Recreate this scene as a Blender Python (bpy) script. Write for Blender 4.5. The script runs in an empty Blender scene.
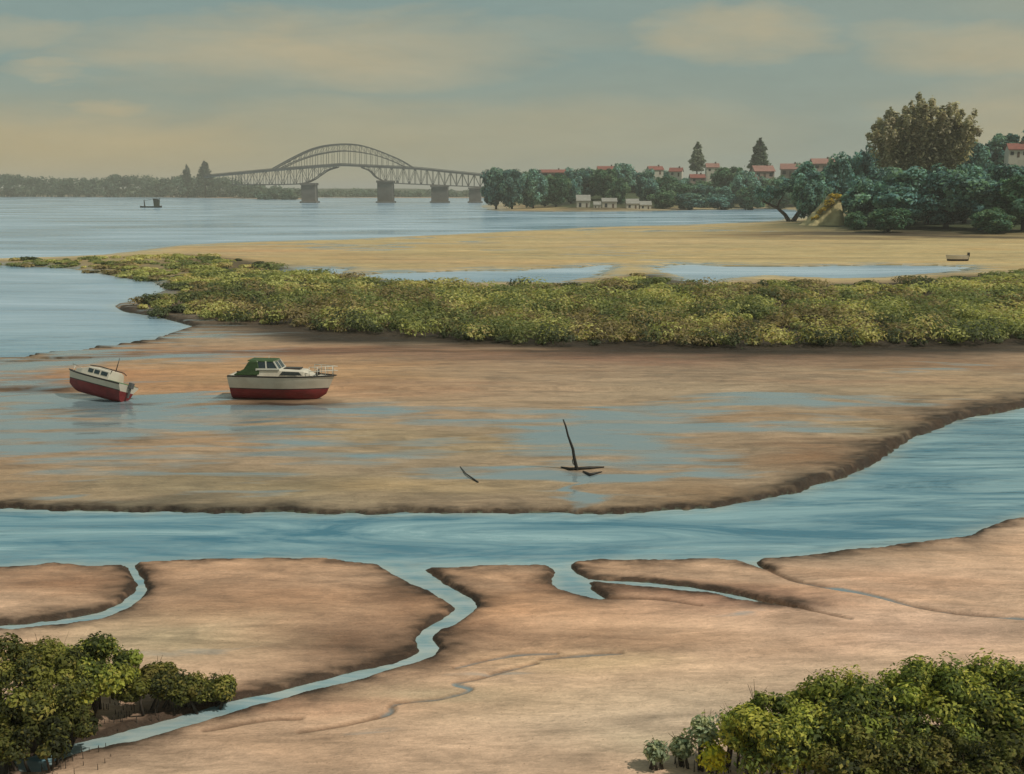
import bpy, bmesh, math, random
import numpy as np
from mathutils import Vector, Matrix, Euler

# ------------------------------------------------------------------ camera, light, exposure
SC = bpy.context.scene
COL = SC.collection
F, CX, CY, YH, H = 1100.0, 512.0, 387.0, 190.0, 13.0
PITCH = math.atan((CY - YH) / F)
cam_d = bpy.data.cameras.new("camera")
cam = bpy.data.objects.new("camera", cam_d)
COL.objects.link(cam)
cam.location = (0, 0, H)
cam.rotation_euler = (math.pi / 2 - PITCH, 0, 0)
cam_d.sensor_width = 36.0
cam_d.lens = 36.0 * F / 1024.0
cam_d.clip_end = 40000
cam_d.clip_start = 0.5
SC.camera = cam

SUN_EL, SUN_AZ = math.radians(52), math.radians(112)      # azimuth from +Y towards +X
sdir = Vector((math.cos(SUN_EL) * math.sin(SUN_AZ), math.cos(SUN_EL) * math.cos(SUN_AZ), math.sin(SUN_EL)))
sun_d = bpy.data.lights.new("sun", 'SUN')
sun_d.energy = 2.7
sun_d.angle = math.radians(1.5)
sun_d.color = (1.0, 0.93, 0.80)
sun = bpy.data.objects.new("sun", sun_d)
COL.objects.link(sun)
sun.rotation_euler = sdir.to_track_quat('Z', 'Y').to_euler()

SC.view_settings.view_transform = 'Standard'
SC.view_settings.look = 'None'
SC.view_settings.gamma = 1.0
SC.view_settings.use_curve_mapping = False
SC.view_settings.exposure = 0.12
SC.cycles.max_bounces = 6
SC.cycles.volume_bounces = 0
SC.cycles.transparent_max_bounces = 8
SC.cycles.use_denoising = True


class NT:
    """tiny helper round a node tree"""
    def __init__(self, tree):
        self.t = tree
    def n(self, kind, **kw):
        nd = self.t.nodes.new(kind)
        for k, v in kw.items():
            if k in nd.inputs.keys() if hasattr(nd.inputs, 'keys') else False:
                nd.inputs[k].default_value = v
            else:
                setattr(nd, k, v)
        return nd
    def l(self, a, b):
        self.t.links.new(a, b)
    def math(self, op, a, b=None, clamp=False):
        nd = self.t.nodes.new('ShaderNodeMath'); nd.operation = op; nd.use_clamp = clamp
        for i, v in enumerate((a, b)):
            if v is None: continue
            if isinstance(v, (int, float)): nd.inputs[i].default_value = v
            else: self.l(v, nd.inputs[i])
        return nd.outputs[0]
    def mix(self, fac, a, b, blend='MIX'):
        nd = self.t.nodes.new('ShaderNodeMix'); nd.data_type = 'RGBA'; nd.blend_type = blend; nd.clamp_factor = True
        for sock, v in ((nd.inputs['Factor'], fac), (nd.inputs[6], a), (nd.inputs[7], b)):
            if isinstance(v, (int, float)): sock.default_value = v
            elif isinstance(v, tuple): sock.default_value = v if len(v) == 4 else (*v, 1)
            else: self.l(v, sock)
        return nd.outputs[2]
    def ramp(self, fac, stops):
        nd = self.t.nodes.new('ShaderNodeValToRGB')
        cr = nd.color_ramp
        while len(cr.elements) < len(stops): cr.elements.new(0.5)
        for e, (p, c) in zip(cr.elements, stops):
            e.position = p
            e.color = (c, c, c, 1) if isinstance(c, (int, float)) else (*c, 1)
        self.l(fac, nd.inputs[0])
        return nd.outputs[0]
    def rng(self, v, a, b, c, d):
        nd = self.t.nodes.new('ShaderNodeMapRange'); nd.clamp = True
        self.l(v, nd.inputs[0])
        for i, q in enumerate((a, b, c, d)): nd.inputs[i + 1].default_value = q
        return nd.outputs[0]
    def noise(self, vec, scale=(1, 1, 1), detail=4, rough=0.55, dist=0.0, loc=(0, 0, 0)):
        mp = self.t.nodes.new('ShaderNodeMapping')
        mp.inputs['Scale'].default_value = scale
        mp.inputs['Location'].default_value = loc
        self.l(vec, mp.inputs['Vector'])
        nd = self.t.nodes.new('ShaderNodeTexNoise')
        nd.inputs['Scale'].default_value = 1.0
        nd.inputs['Detail'].default_value = detail
        nd.inputs['Roughness'].default_value = rough
        nd.inputs['Distortion'].default_value = dist
        self.l(mp.outputs[0], nd.inputs['Vector'])
        return nd.outputs[0]


def lin(r, g, b):
    f = lambda c: (c / 255 / 12.92) if c <= 10 else ((c / 255 + 0.055) / 1.055) ** 2.4
    return (f(r), f(g), f(b))


# world: Nishita sky behind thin veil and broad cream cloud banks
world = bpy.data.worlds.new("World")
SC.world = world
world.use_nodes = True
W = NT(world.node_tree)
for nd in list(world.node_tree.nodes): world.node_tree.nodes.remove(nd)
out = W.n('ShaderNodeOutputWorld')
bg = W.n('ShaderNodeBackground')
W.l(bg.outputs[0], out.inputs[0])
SKY_S = 0.10
bg.inputs['Strength'].default_value = SKY_S
sky = W.n('ShaderNodeTexSky')
sky.sky_type = 'NISHITA'
sky.sun_disc = False
sky.sun_elevation = SUN_EL
sky.sun_rotation = SUN_AZ
sky.air_density = 1.2
sky.dust_density = 3.0
sky.ozone_density = 1.0
tc = W.n('ShaderNodeTexCoord')
sep = W.n('ShaderNodeSeparateXYZ')
W.l(tc.outputs['Generated'], sep.inputs[0])
zz = sep.outputs[2]
K = 1.0 / SKY_S
veil = tuple(c * K * 1.06 for c in lin(121, 141, 135))
grey = tuple(c * K * 1.04 for c in lin(144, 149, 134))
cream = tuple(c * K * 1.08 for c in lin(170, 159, 130))
low = tuple(c * K * 1.10 for c in lin(172, 155, 115))
base = W.mix(0.88, sky.outputs[0], veil)
zc = W.math('MAXIMUM', zz, 0.0)
yc = W.math('MAXIMUM', W.math('ABSOLUTE', sep.outputs[1]), 0.05)
U0, V0 = W.math('DIVIDE', sep.outputs[0], yc), W.math('DIVIDE', zc, yc)
cmb = W.n('ShaderNodeCombineXYZ')
W.l(U0, cmb.inputs[0]); W.l(V0, cmb.inputs[1])
w1 = W.math('SUBTRACT', W.noise(cmb.outputs[0], (5, 16, 1), 5, 0.6, 0.3, (2, 5, 0)), 0.5)
w2 = W.math('SUBTRACT', W.noise(cmb.outputs[0], (6, 22, 1), 5, 0.6, 0.3, (9, 1, 0)), 0.5)
UW = W.math('ADD', U0, W.math('MULTIPLY', w1, 0.22))
VW = W.math('ADD', V0, W.math('MULTIPLY', w2, 0.055))


def cloud(u, v, ru, rv, k):
    """a soft cloud bank standing at bearing u and slope v"""
    a = W.math('DIVIDE', W.math('SUBTRACT', UW, u), ru); b = W.math('DIVIDE', W.math('SUBTRACT', VW, v), rv)
    q = W.math('ADD', W.math('MULTIPLY', a, a), W.math('MULTIPLY', b, b))
    return W.math('MULTIPLY', W.rng(q, -0.3, 2.6, 1.0, 0.0), k)


skyc = W.mix(W.rng(U0, -0.05, 0.5, 0.0, 0.55), base, grey)
skyc = W.mix(W.rng(VW, 0.005, 0.11, 0.85, 0.0), skyc, W.mix(W.rng(U0, -0.35, 0.25, 0.0, 1.0), low, grey))
clouds = None
for args in ((-0.18, 0.121, 0.15, 0.024, 0.95), (-0.30, 0.112, 0.08, 0.012, 0.8), (0.21, 0.136, 0.065, 0.016, 0.9), (0.42, 0.122, 0.075, 0.019, 0.9), (-0.43, 0.132, 0.05, 0.012, 0.6),
             (-0.40, 0.103, 0.025, 0.004, 0.7), (-0.36, 0.074, 0.03, 0.005, 0.8), (-0.43, 0.045, 0.20, 0.022, 0.9), (-0.05, 0.055, 0.22, 0.018, 0.45), (0.46, 0.06, 0.09, 0.03, 0.7), (0.0, 0.135, 0.10, 0.008, 0.3),
             (1.3, 0.2, 0.6, 0.08, 0.8), (-1.4, 0.25, 0.7, 0.10, 0.8), (0.2, 0.5, 0.6, 0.12, 0.7), (-0.5, 0.7, 0.4, 0.12, 0.6)):
    c_ = cloud(*args)
    clouds = c_ if clouds is None else W.math('MAXIMUM', clouds, c_)
skyc = W.mix(W.math('MULTIPLY', clouds, W.rng(W.noise(cmb.outputs[0], (7, 26, 1), 6, 0.65, 0.6, (5, 8, 0)), 0.3, 0.6, 0.62, 1.0)), skyc, W.mix(W.rng(V0, 0.03, 0.09, 0.0, 1.0), low, cream))
fine = W.noise(cmb.outputs[0], (9, 40, 1), 5, 0.65, 0.4, (4, 4, 0))
skyc = W.mix(1.0, skyc, W.ramp(fine, [(0.3, 0.955), (0.7, 1.045)]), 'MULTIPLY')
W.l(skyc, bg.inputs['Color'])

# ------------------------------------------------------------------ projection helpers
cp, sp_ = math.cos(PITCH), math.sin(PITCH)


def ray(px, py):
    xr, yr = (px - CX) / F, -(py - CY) / F
    return np.array([xr, cp + yr * sp_, -sp_ + yr * cp])


def ground(px, py, z=0.0):
    d = ray(px, py)
    t = (H - z) / max(-d[2], 1e-6)
    return np.array([d[0] * t, d[1] * t])


def on_land(px, py):
    """where the sight line meets the ground sheet, bumps and all"""
    z = 0.0
    for _ in range(6):
        g = ground(px, py, z)
        z = zat(*g)
    return g


def at_depth(px, py, Y):
    d = ray(px, py)
    t = Y / d[1]
    return Vector((d[0] * t, Y, H + d[2] * t))


def G(pts):
    return np.array([ground(*p) for p in pts])


rs = np.random.RandomState(7)
_perm = rs.rand(256, 256)


def vnoise(x, y):
    xi, yi = np.floor(x).astype(int), np.floor(y).astype(int)
    fx, fy = x - xi, y - yi
    fx = fx * fx * (3 - 2 * fx); fy = fy * fy * (3 - 2 * fy)
    a = _perm[xi % 256, yi % 256]; b = _perm[(xi + 1) % 256, yi % 256]
    c = _perm[xi % 256, (yi + 1) % 256]; d = _perm[(xi + 1) % 256, (yi + 1) % 256]
    return (a * (1 - fx) + b * fx) * (1 - fy) + (c * (1 - fx) + d * fx) * fy


def fbm(x, y, o=4):
    s, a, t = 0.0, 0.5, 0.0
    for i in range(o):
        s = s + a * vnoise(x + 17.3 * i, y + 9.1 * i); t += a
        x, y, a = x * 2.03, y * 2.03, a * 0.5
    return s / t


def sstep(x, a, b):
    t = np.clip((x - a) / (b - a), 0, 1)
    return t * t * (3 - 2 * t)


def poly_sd(P, poly):
    """signed distance (positive inside) of points P (n,2) to polygon"""
    n = len(P)
    d2 = np.full(n, 1e18)
    ins = np.zeros(n, bool)
    x, y = P[:, 0], P[:, 1]
    for i in range(len(poly)):
        ax, ay = poly[i]; bx, by = poly[(i + 1) % len(poly)]
        ex, ey = bx - ax, by - ay
        L = ex * ex + ey * ey + 1e-12
        t = np.clip(((x - ax) * ex + (y - ay) * ey) / L, 0, 1)
        dx, dy = x - ax - t * ex, y - ay - t * ey
        np.minimum(d2, dx * dx + dy * dy, out=d2)
        if ay != by:
            c = ((ay > y) != (by > y)) & (x < (bx - ax) * (y - ay) / (by - ay) + ax)
            ins ^= c
    d = np.sqrt(d2)
    return np.where(ins, d, -d)


def line_sd(P, pts, w):
    """half width minus distance to polyline with varying half widths (positive inside)"""
    best = np.full(len(P), -1e9)
    for i in range(len(pts) - 1):
        a, b = pts[i], pts[i + 1]
        e = b - a
        t = np.clip(((P - a) @ e) / (e @ e + 1e-12), 0, 1)
        d = np.linalg.norm(P - a - t[:, None] * e, axis=1)
        best = np.maximum(best, w[i] + (w[i + 1] - w[i]) * t - d)
    return best


def smooth_line(pts, n=6):
    """Catmull-Rom through (x, y, ...) tuples"""
    p = np.array(pts, float)
    q = np.vstack([2 * p[0] - p[1], p, 2 * p[-1] - p[-2]])
    o = []
    for i in range(1, len(q) - 2):
        for k in range(n):
            t = k / n
            o.append(0.5 * ((2 * q[i]) + (-q[i - 1] + q[i + 1]) * t + (2 * q[i - 1] - 5 * q[i] + 4 * q[i + 1] - q[i + 2]) * t * t
                            + (-q[i - 1] + 3 * q[i] - 3 * q[i + 1] + q[i + 2]) * t ** 3))
    o.append(q[-2])
    return np.array(o)


# ------------------------------------------------------------------ where the land lies (traced on the flat, then metres)
bank = [(0, 508), (60, 511), (130, 513), (200, 512), (270, 513), (330, 514), (370, 515), (420, 512), (500, 513), (590, 514),
        (650, 512), (720, 506), (790, 495), (850, 478), (878, 463), (898, 446), (930, 431), (970, 418), (1018, 409), (1070, 402)]
spit = [(150, 249), (175, 246), (210, 243.8), (270, 241.5), (340, 240), (420, 236), (500, 232), (570, 228.5), (640, 226), (700, 224.5),
        (735, 223), (762, 222), (800, 217.5), (812, 213)]
head = [(790, 209.8), (770, 208.6), (700, 209.8), (640, 211.3), (560, 211.8), (505, 211.3), (488, 209.8), (480, 206), (500, 201.5), (560, 198), (620, 196.2)]
inlet = [(-400, 374), (-60, 366), (10, 362), (60, 355), (110, 346), (165, 336), (196, 327), (160, 318), (128, 312), (115, 306), (140, 300), (165, 290),
         (150, 281), (110, 275.5), (60, 268), (0, 265.5), (-300, 265)]
marsh_px = [(-300, 261.5), (0, 261), (60, 259), (100, 257.5), (180, 255), (240, 261), (300, 272), (345, 277), (420, 285), (480, 289), (560, 290), (606, 282), (650, 275),
            (700, 291), (760, 284), (830, 287), (930, 281), (1024, 274), (1400, 272), (1400, 343), (1024, 343), (850, 347), (740, 349), (650, 347), (560, 345), (430, 339), (330, 334),
            (220, 322), (130, 312), (115, 306), (140, 300), (165, 290), (150, 281), (110, 275.5), (60, 268), (0, 265.5), (-300, 265)]
front = [(-500, 575), (0, 567), (60, 563.5), (118, 566), (200, 561), (250, 559.5), (340, 561.5), (385, 567), (420, 569), (480, 566.5), (545, 566), (600, 561), (700, 559),
         (750, 561), (820, 554), (900, 545.5), (960, 538), (1000, 524), (1040, 514), (1200, 470)]
east = list(G(bank)[:, :]) + [np.array(ground(1500, 330))] + [np.array([2600.0, 300.0]), np.array([5200.0, 2200.0])] + list(G(head)[::-1]) + \
    list(G(spit)[::-1]) + list(G([(128, 252.5), (95, 255.5), (50, 257.5), (0, 259), (-300, 260)])) + list(G(inlet)[::-1]) + list(G([(-400, 500)]))
EAST = np.array(east)
FRONT = np.vstack([G(front), [[60, 20], [60, -10], [-60, -10], [-60, 20]]])
WEST = np.vstack([G([(-500, 195.4), (-200, 196), (0, 196.4), (90, 196.8), (150, 197.2), (230, 198.2), (290, 199.6), (303, 199.4), (312, 198)]), [[-560, 2300], [-900, 3600], [-4200, 3600]]])
NORTH = np.vstack([G([(300, 197.4), (360, 197.7), (420, 198), (480, 198)]), [[60, 2500], [-300, 3600], [-800, 3600]]])
MARSH = np.array([ground(px, py, 0.55 if py > 300 else 0.35) for px, py in marsh_px])
POOLS = [G([(298, 269), (330, 268.5), (348, 271), (330, 274), (300, 273)]),
         G([(352, 276), (380, 272.5), (440, 272.5), (520, 271), (606, 265.5), (602, 276), (560, 284), (480, 283), (400, 281.5)]),
         G([(654, 268), (680, 264.5), (760, 266.5), (800, 267), (880, 265.5), (975, 267), (965, 272), (900, 276), (840, 279), (760, 276), (700, 284), (668, 274)])]
creeks_px = [
    [(128, 560, 10), (134, 573, 8), (141, 584, 9), (139, 594, 14), (122, 607, 18), (98, 617, 19), (60, 623, 17), (0, 629, 16), (-120, 636, 15)],
    [(392, 560, 40), (412, 575, 32), (440, 590, 27), (460, 601, 26), (466, 609, 24), (452, 620, 22), (434, 630, 20), (425, 641, 22), (428, 651, 25),
     (412, 661, 21), (370, 673, 17), (330, 683, 16), (280, 696, 20), (230, 708, 22), (190, 720, 23), (150, 732, 23), (100, 744, 23), (50, 756, 22), (0, 772, 20), (-60, 794, 22)],
    [(558, 562, 24), (566, 573, 26), (572, 582, 40), (578, 590, 26), (600, 599, 4)],
    [(576, 580, 10), (620, 583, 11), (665, 587, 12), (705, 592, 12), (740, 599, 11), (770, 605, 7), (792, 610, 2)],
    [(745, 556, 26), (752, 564, 10), (765, 571, 2.5)],
]


def creek_m(c):
    s = smooth_line(c)
    P = G(s[:, :2])
    w = np.array([s[i, 2] * np.linalg.norm(P[i]) / F * 0.5 for i in range(len(s))])
    return P, w


CREEKS = [creek_m(c) for c in creeks_px]
ruts_px = [[(748, 562, 3), (790, 583, 5), (820, 591, 4), (860, 597, 5), (890, 604, 4), (920, 612, 4), (960, 618, 3), (1040, 625, 3)],
           [(752, 600, 5), (790, 608, 6), (825, 617, 3), (850, 623, 1)],
           [(598, 600, 5), (660, 603, 4), (700, 610, 2.5)],
           [(556, 656, 2), (520, 657, 4), (490, 662, 3), (455, 671, 2)],
           [(536, 666, 2), (505, 674, 3), (478, 682, 3), (455, 687, 4), (470, 693, 3), (440, 702, 3), (395, 708, 3), (388, 718, 4), (345, 729, 3), (300, 736, 3)],
           [(300, 722, 2), (262, 724, 3), (205, 734, 2)],
           [(620, 657, 2), (560, 660, 3), (540, 662, 2)],
           [(405, 530, 1), (430, 535, 1)]]
RUTS = [creek_m(c) for c in ruts_px]


def hills(x, y, s):
    """ground above the shore line, s = metres inland"""
    u = x / np.maximum(y, 1) * F / 1.0 + CX                 # bearing, used only to lay the ridge along the headland
    z = np.zeros_like(x)
    ridge = 20 * np.exp(-((y - 1000) / 190) ** 2) * sstep(u, 480, 640)
    z = np.maximum(z, ridge)
    z = z + 15 * np.exp(-(((x - 205) / 120) ** 2 + ((y - 540) / 150) ** 2)) * 1.0
    z = z + 9 * np.exp(-(((x - 330) / 160) ** 2 + ((y - 620) / 200) ** 2))
    z = z + 9 * sstep(y, 2050, 2500) + 8 * sstep(y, 2500, 3400)
    return z * sstep(s, 8, 90)


def land(P):
    """height, plus masks, for points P (n,2)"""
    x, y = P[:, 0].copy(), P[:, 1].copy()
    D = np.hypot(x, y)
    e, f = poly_sd(P, EAST), poly_sd(P, FRONT)
    wv = np.clip(D / 60, 0.35, 8)
    jit = (fbm(x / wv / 2.2, y / wv / 2.2, 4) - 0.5) * 1.7 * wv * 0.55
    pool = np.full(len(P), -1e9)
    for p in POOLS: pool = np.maximum(pool, poly_sd(P, p))
    creek = np.full(len(P), -1e9)
    for c, w in CREEKS: creek = np.maximum(creek, line_sd(P, c, w))
    far = np.maximum(poly_sd(P, WEST), poly_sd(P, NORTH))
    j2 = ((fbm(x / 0.45, y / 0.45, 3) - 0.5) * 0.42 + (fbm(x / 2.6 + 8, y / 1.9, 4) - 0.5) * 0.9) * (D < 90) * 0.8
    e2 = np.minimum(e, -pool + (fbm(x / 9 + 3, y / 4, 4) - 0.5) * 8)
    rag = sstep(-x, 22, 32) * sstep(y, 66, 72) * (1 - sstep(y, 92, 100))      # tide fingers along the inlet
    e2 = e2 + rag * (fbm(x / 11 + 2, y / 1.7, 4) - 0.5) * 13
    fj = np.minimum(f + jit * 0.35 + j2 * 0.8, -creek + jit * 0.12 + j2 * 0.55)
    ej = e2 + jit * np.where(y < 60, 0.6, 0.8) + j2
    s = np.maximum(np.maximum(ej, fj), far)
    isf = (fj > ej) & (fj > far)
    # bank profile: scarp then a gentle rise
    bw = np.clip(D / 190, 0.16, 8) + np.maximum(0, D - 120) * 0.018
    lip = np.where(isf, 0.13 + 0.10 * (fbm(x / 3 + 5, y / 3, 3) - 0.5), np.where(y < 70, 0.17 + 0.16 * (fbm(x / 6 + 5, y / 6, 3) - 0.5) + 0.20 * sstep(x, 9, 15), 0.30))
    z = np.where(s > 0, lip * sstep(s, 0, bw) + np.clip(s, 0, 25) * 0.005, -0.9 * sstep(-s, 0, bw * 2.2))
    und = fbm(x / 9 + 40, y / 3.2, 4) - 0.5
    z = z + np.where(s > 0, und * 0.16 * sstep(s, 0, 2.0), 0)
    z = z + np.where(s > 0, (fbm(x / 1.5, y / 0.55 + 7, 3) - 0.5) * 0.045 * sstep(s, 0, 0.6), 0) * (D < 160)
    rut = np.full(len(P), -1e9)
    for c, w in RUTS: rut = np.maximum(rut, line_sd(P, c, w * 0.8))
    rm = sstep(rut + jit * 0.10, -0.16, 0.06)
    z = z - rm * 0.075 * (s > 0.15)
    z = z + np.where(s > 0, hills(x, y, np.maximum(s, 0)), 0)
    return z, s, e, f, pool, rm, isf, jit, creek


def zat(x, y):
    return float(land(np.array([[x, y]], float))[0][0])


# ------------------------------------------------------------------ object helpers
def mesh_obj(name, verts, faces, mat=None, parent=None, cols=None, smooth=False, mats=None, midx=None, attrs=None):
    me = bpy.data.meshes.new(name)
    verts = np.asarray(verts, np.float32)
    if isinstance(faces, np.ndarray) and faces.ndim == 2:
        nv, k = len(verts), faces.shape[1]
        me.vertices.add(nv)
        me.vertices.foreach_set('co', verts.ravel())
        me.loops.add(faces.size)
        me.loops.foreach_set('vertex_index', faces.astype(np.int32).ravel())
        me.polygons.add(len(faces))
        me.polygons.foreach_set('loop_start', np.arange(0, faces.size, k, dtype=np.int32))
        me.polygons.foreach_set('loop_total', np.full(len(faces), k, np.int32))
        me.update(calc_edges=True)
        me.validate()
    else:
        me.from_pydata([tuple(map(float, v)) for v in verts], [], [tuple(f) for f in faces])
    if cols is not None:
        a = me.color_attributes.new('Col', 'FLOAT_COLOR', 'POINT')
        c = np.ones((len(verts), 4), np.float32); c[:, :3] = cols
        a.data.foreach_set('color', c.ravel())
    for k, v in (attrs or {}).items():
        a = me.attributes.new(k, 'FLOAT', 'POINT')
        a.data.foreach_set('value', np.asarray(v, np.float32))
    for m in (mats or ([mat] if mat else [])): me.materials.append(m)
    if midx is not None: me.polygons.foreach_set('material_index', np.asarray(midx, np.int32))
    if smooth: me.polygons.foreach_set('use_smooth', np.ones(len(me.polygons), bool))
    o = bpy.data.objects.new(name, me)
    COL.objects.link(o)
    if parent: o.parent = parent
    return o


def thing(name, label, cat, loc=(0, 0, 0), rz=0.0, group=None):
    o = bpy.data.objects.new(name, None)
    o.empty_display_size = 0.5
    COL.objects.link(o)
    o.location = loc
    o.rotation_euler = (0, 0, rz)
    tag(o, label, cat, group)
    return o


def tag(o, label, cat, group=None, kind=None):
    if label: o['label'] = label
    if cat: o['category'] = cat
    if group: o['group'] = group
    if kind: o['kind'] = kind
    return o


class MB:
    """collects simple shapes into one mesh"""
    def __init__(self):
        self.v, self.f, self.m = [], [], []
    def add(self, v, f, m=0):
        o = len(self.v)
        self.v += [tuple(p) for p in v]
        self.f += [tuple(i + o for i in q) for q in f]
        self.m += [m] * len(f)
        return self
    def box(self, x0, x1, y0, y1, z0, z1, m=0):
        v = [(x, y, z) for z in (z0, z1) for y in (y0, y1) for x in (x0, x1)]
        return self.add(v, [(0, 2, 3, 1), (4, 5, 7, 6), (0, 1, 5, 4), (2, 6, 7, 3), (0, 4, 6, 2), (1, 3, 7, 5)], m)
    def bar(self, a, b, w, h=None, m=0):
        a, b = Vector(a), Vector(b)
        h = h or w
        d = (b - a)
        if d.length < 1e-6: return self
        d.normalize()
        u = d.cross(Vector((0, 1, 0)))
        if u.length < 1e-3: u = d.cross(Vector((0, 0, 1)))
        u.normalize(); t = d.cross(u)
        v = []
        for p in (a, b):
            for su, st in ((-1, -1), (1, -1), (1, 1), (-1, 1)):
                v.append(p + u * (su * h / 2) + t * (st * w / 2))
        return self.add(v, [(3, 2, 1, 0), (4, 5, 6, 7), (0, 1, 5, 4), (1, 2, 6, 5), (2, 3, 7, 6), (3, 0, 4, 7)], m)
    def tube(self, pts, rad, n=8, m=0, cap=True):
        pts = [Vector(p) for p in pts]
        if isinstance(rad, (int, float)): rad = [rad] * len(pts)
        v, f = [], []
        ref = Vector((0.3, 1, 0.2)).normalized()
        for i, p in enumerate(pts):
            d = (pts[min(i + 1, len(pts) - 1)] - pts[max(i - 1, 0)]).normalized()
            u = d.cross(ref)
            if u.length < 0.05: u = d.cross(Vector((1, 0, 0)))
            u.normalize(); t = d.cross(u)
            for k in range(n):
                a = 2 * math.pi * k / n
                v.append(p + (u * math.cos(a) + t * math.sin(a)) * rad[i])
        for i in range(len(pts) - 1):
            for k in range(n):
                f.append((i * n + k, i * n + (k + 1) % n, (i + 1) * n + (k + 1) % n, (i + 1) * n + k))
        if cap:
            f.append(tuple(range(n))[::-1]); f.append(tuple((len(pts) - 1) * n + k for k in range(n)))
        return self.add(v, f, m)
    def prism(self, pts, y0, y1, m=0):
        """outline in x,z pushed from y0 to y1"""
        n = len(pts)
        v = [(x, y0, z) for x, z in pts] + [(x, y1, z) for x, z in pts]
        f = [tuple(range(n)), tuple(range(2 * n - 1, n - 1, -1))] + [(i, i + n, (i + 1) % n + n, (i + 1) % n) for i in range(n)]
        return self.add(v, f, m)
    def build(self, name, mat, parent=None, smooth=False, bevel=0.0):
        mats = mat if isinstance(mat, (list, tuple)) else [mat]
        o = mesh_obj(name, np.array(self.v), self.f, parent=parent, mats=mats, midx=self.m)
        bm = bmesh.new(); bm.from_mesh(o.data)
        bmesh.ops.recalc_face_normals(bm, faces=bm.faces)
        bm.to_mesh(o.data); bm.free()
        if smooth: o.data.polygons.foreach_set('use_smooth', np.ones(len(o.data.polygons), bool))
        if bevel:
            b = o.modifiers.new('bevel', 'BEVEL'); b.width = bevel; b.segments = 2; b.limit_method = 'ANGLE'
        return o


# ------------------------------------------------------------------ materials
def new_mat(name):
    m = bpy.data.materials.new(name)
    m.use_nodes = True
    t = NT(m.node_tree)
    b = m.node_tree.nodes['Principled BSDF']
    return m, t, b


def paint(name, col, rough=0.5, var=0.25, scale=3.0, dirt=(0.12, 0.09, 0.06), dirt_amt=0.25, metal=0.0, spec=0.4):
    m, t, b = new_mat(name)
    tc = t.n('ShaderNodeTexCoord')
    n1 = t.noise(tc.outputs['Object'], (scale, scale, scale * 1.6), 5, 0.6)
    n2 = t.noise(tc.outputs['Object'], (scale * 0.4, scale * 0.4, scale * 0.35), 4, 0.6, 0.5, (3, 1, 2))
    c = t.mix(t.rng(n1, 0.3, 0.7, 0, 1), tuple(v * (1 - var) for v in col), tuple(min(1, v * (1 + var * 0.6)) for v in col))
    c = t.mix(t.math('MULTIPLY', t.rng(n2, 0.5, 0.72, 0, 1), dirt_amt), c, dirt)
    t.l(c, b.inputs['Base Color'])
    b.inputs['Roughness'].default_value = rough
    b.inputs['Metallic'].default_value = metal
    b.inputs['Specular IOR Level'].default_value = spec
    bp = t.n('ShaderNodeBump'); bp.inputs['Strength'].default_value = 0.15; bp.inputs['Distance'].default_value = 0.02
    t.l(n1, bp.inputs['Height']); t.l(bp.outputs[0], b.inputs['Normal'])
    return m


def leaf_mat(name, trans=0.42):
    m, t, b = new_mat(name)
    at = t.n('ShaderNodeAttribute'); at.attribute_name = 'Col'
    t.l(at.outputs['Color'], b.inputs['Base Color'])
    b.inputs['Roughness'].default_value = 0.62
    b.inputs['Specular IOR Level'].default_value = 0.25
    tr = t.n('ShaderNodeBsdfTranslucent')
    t.l(t.mix(1.0, at.outputs['Color'], (1.05, 1.08, 0.72), 'MULTIPLY'), tr.inputs['Color'])
    mx = t.n('ShaderNodeMixShader'); mx.inputs[0].default_value = trans
    t.l(b.outputs[0], mx.inputs[1]); t.l(tr.outputs[0], mx.inputs[2])
    t.l(mx.outputs[0], m.node_tree.nodes['Material Output'].inputs['Surface'])
    return m


LEAF = leaf_mat('leaves')
BARK = paint('bark', (0.055, 0.042, 0.032), 0.9, 0.4, 4.0, (0.12, 0.11, 0.09), 0.3)
STEEL = paint('bridge_steel', (0.14, 0.14, 0.13), 0.6, 0.2, 0.05, (0.1, 0.07, 0.05), 0.2)
CONCRETE = paint('pier_concrete', (0.15, 0.14, 0.125), 0.85, 0.3, 0.12, (0.05, 0.05, 0.045), 0.5)
PALE = paint('pale_concrete', (0.36, 0.33, 0.27), 0.85, 0.2, 0.1)

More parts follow.
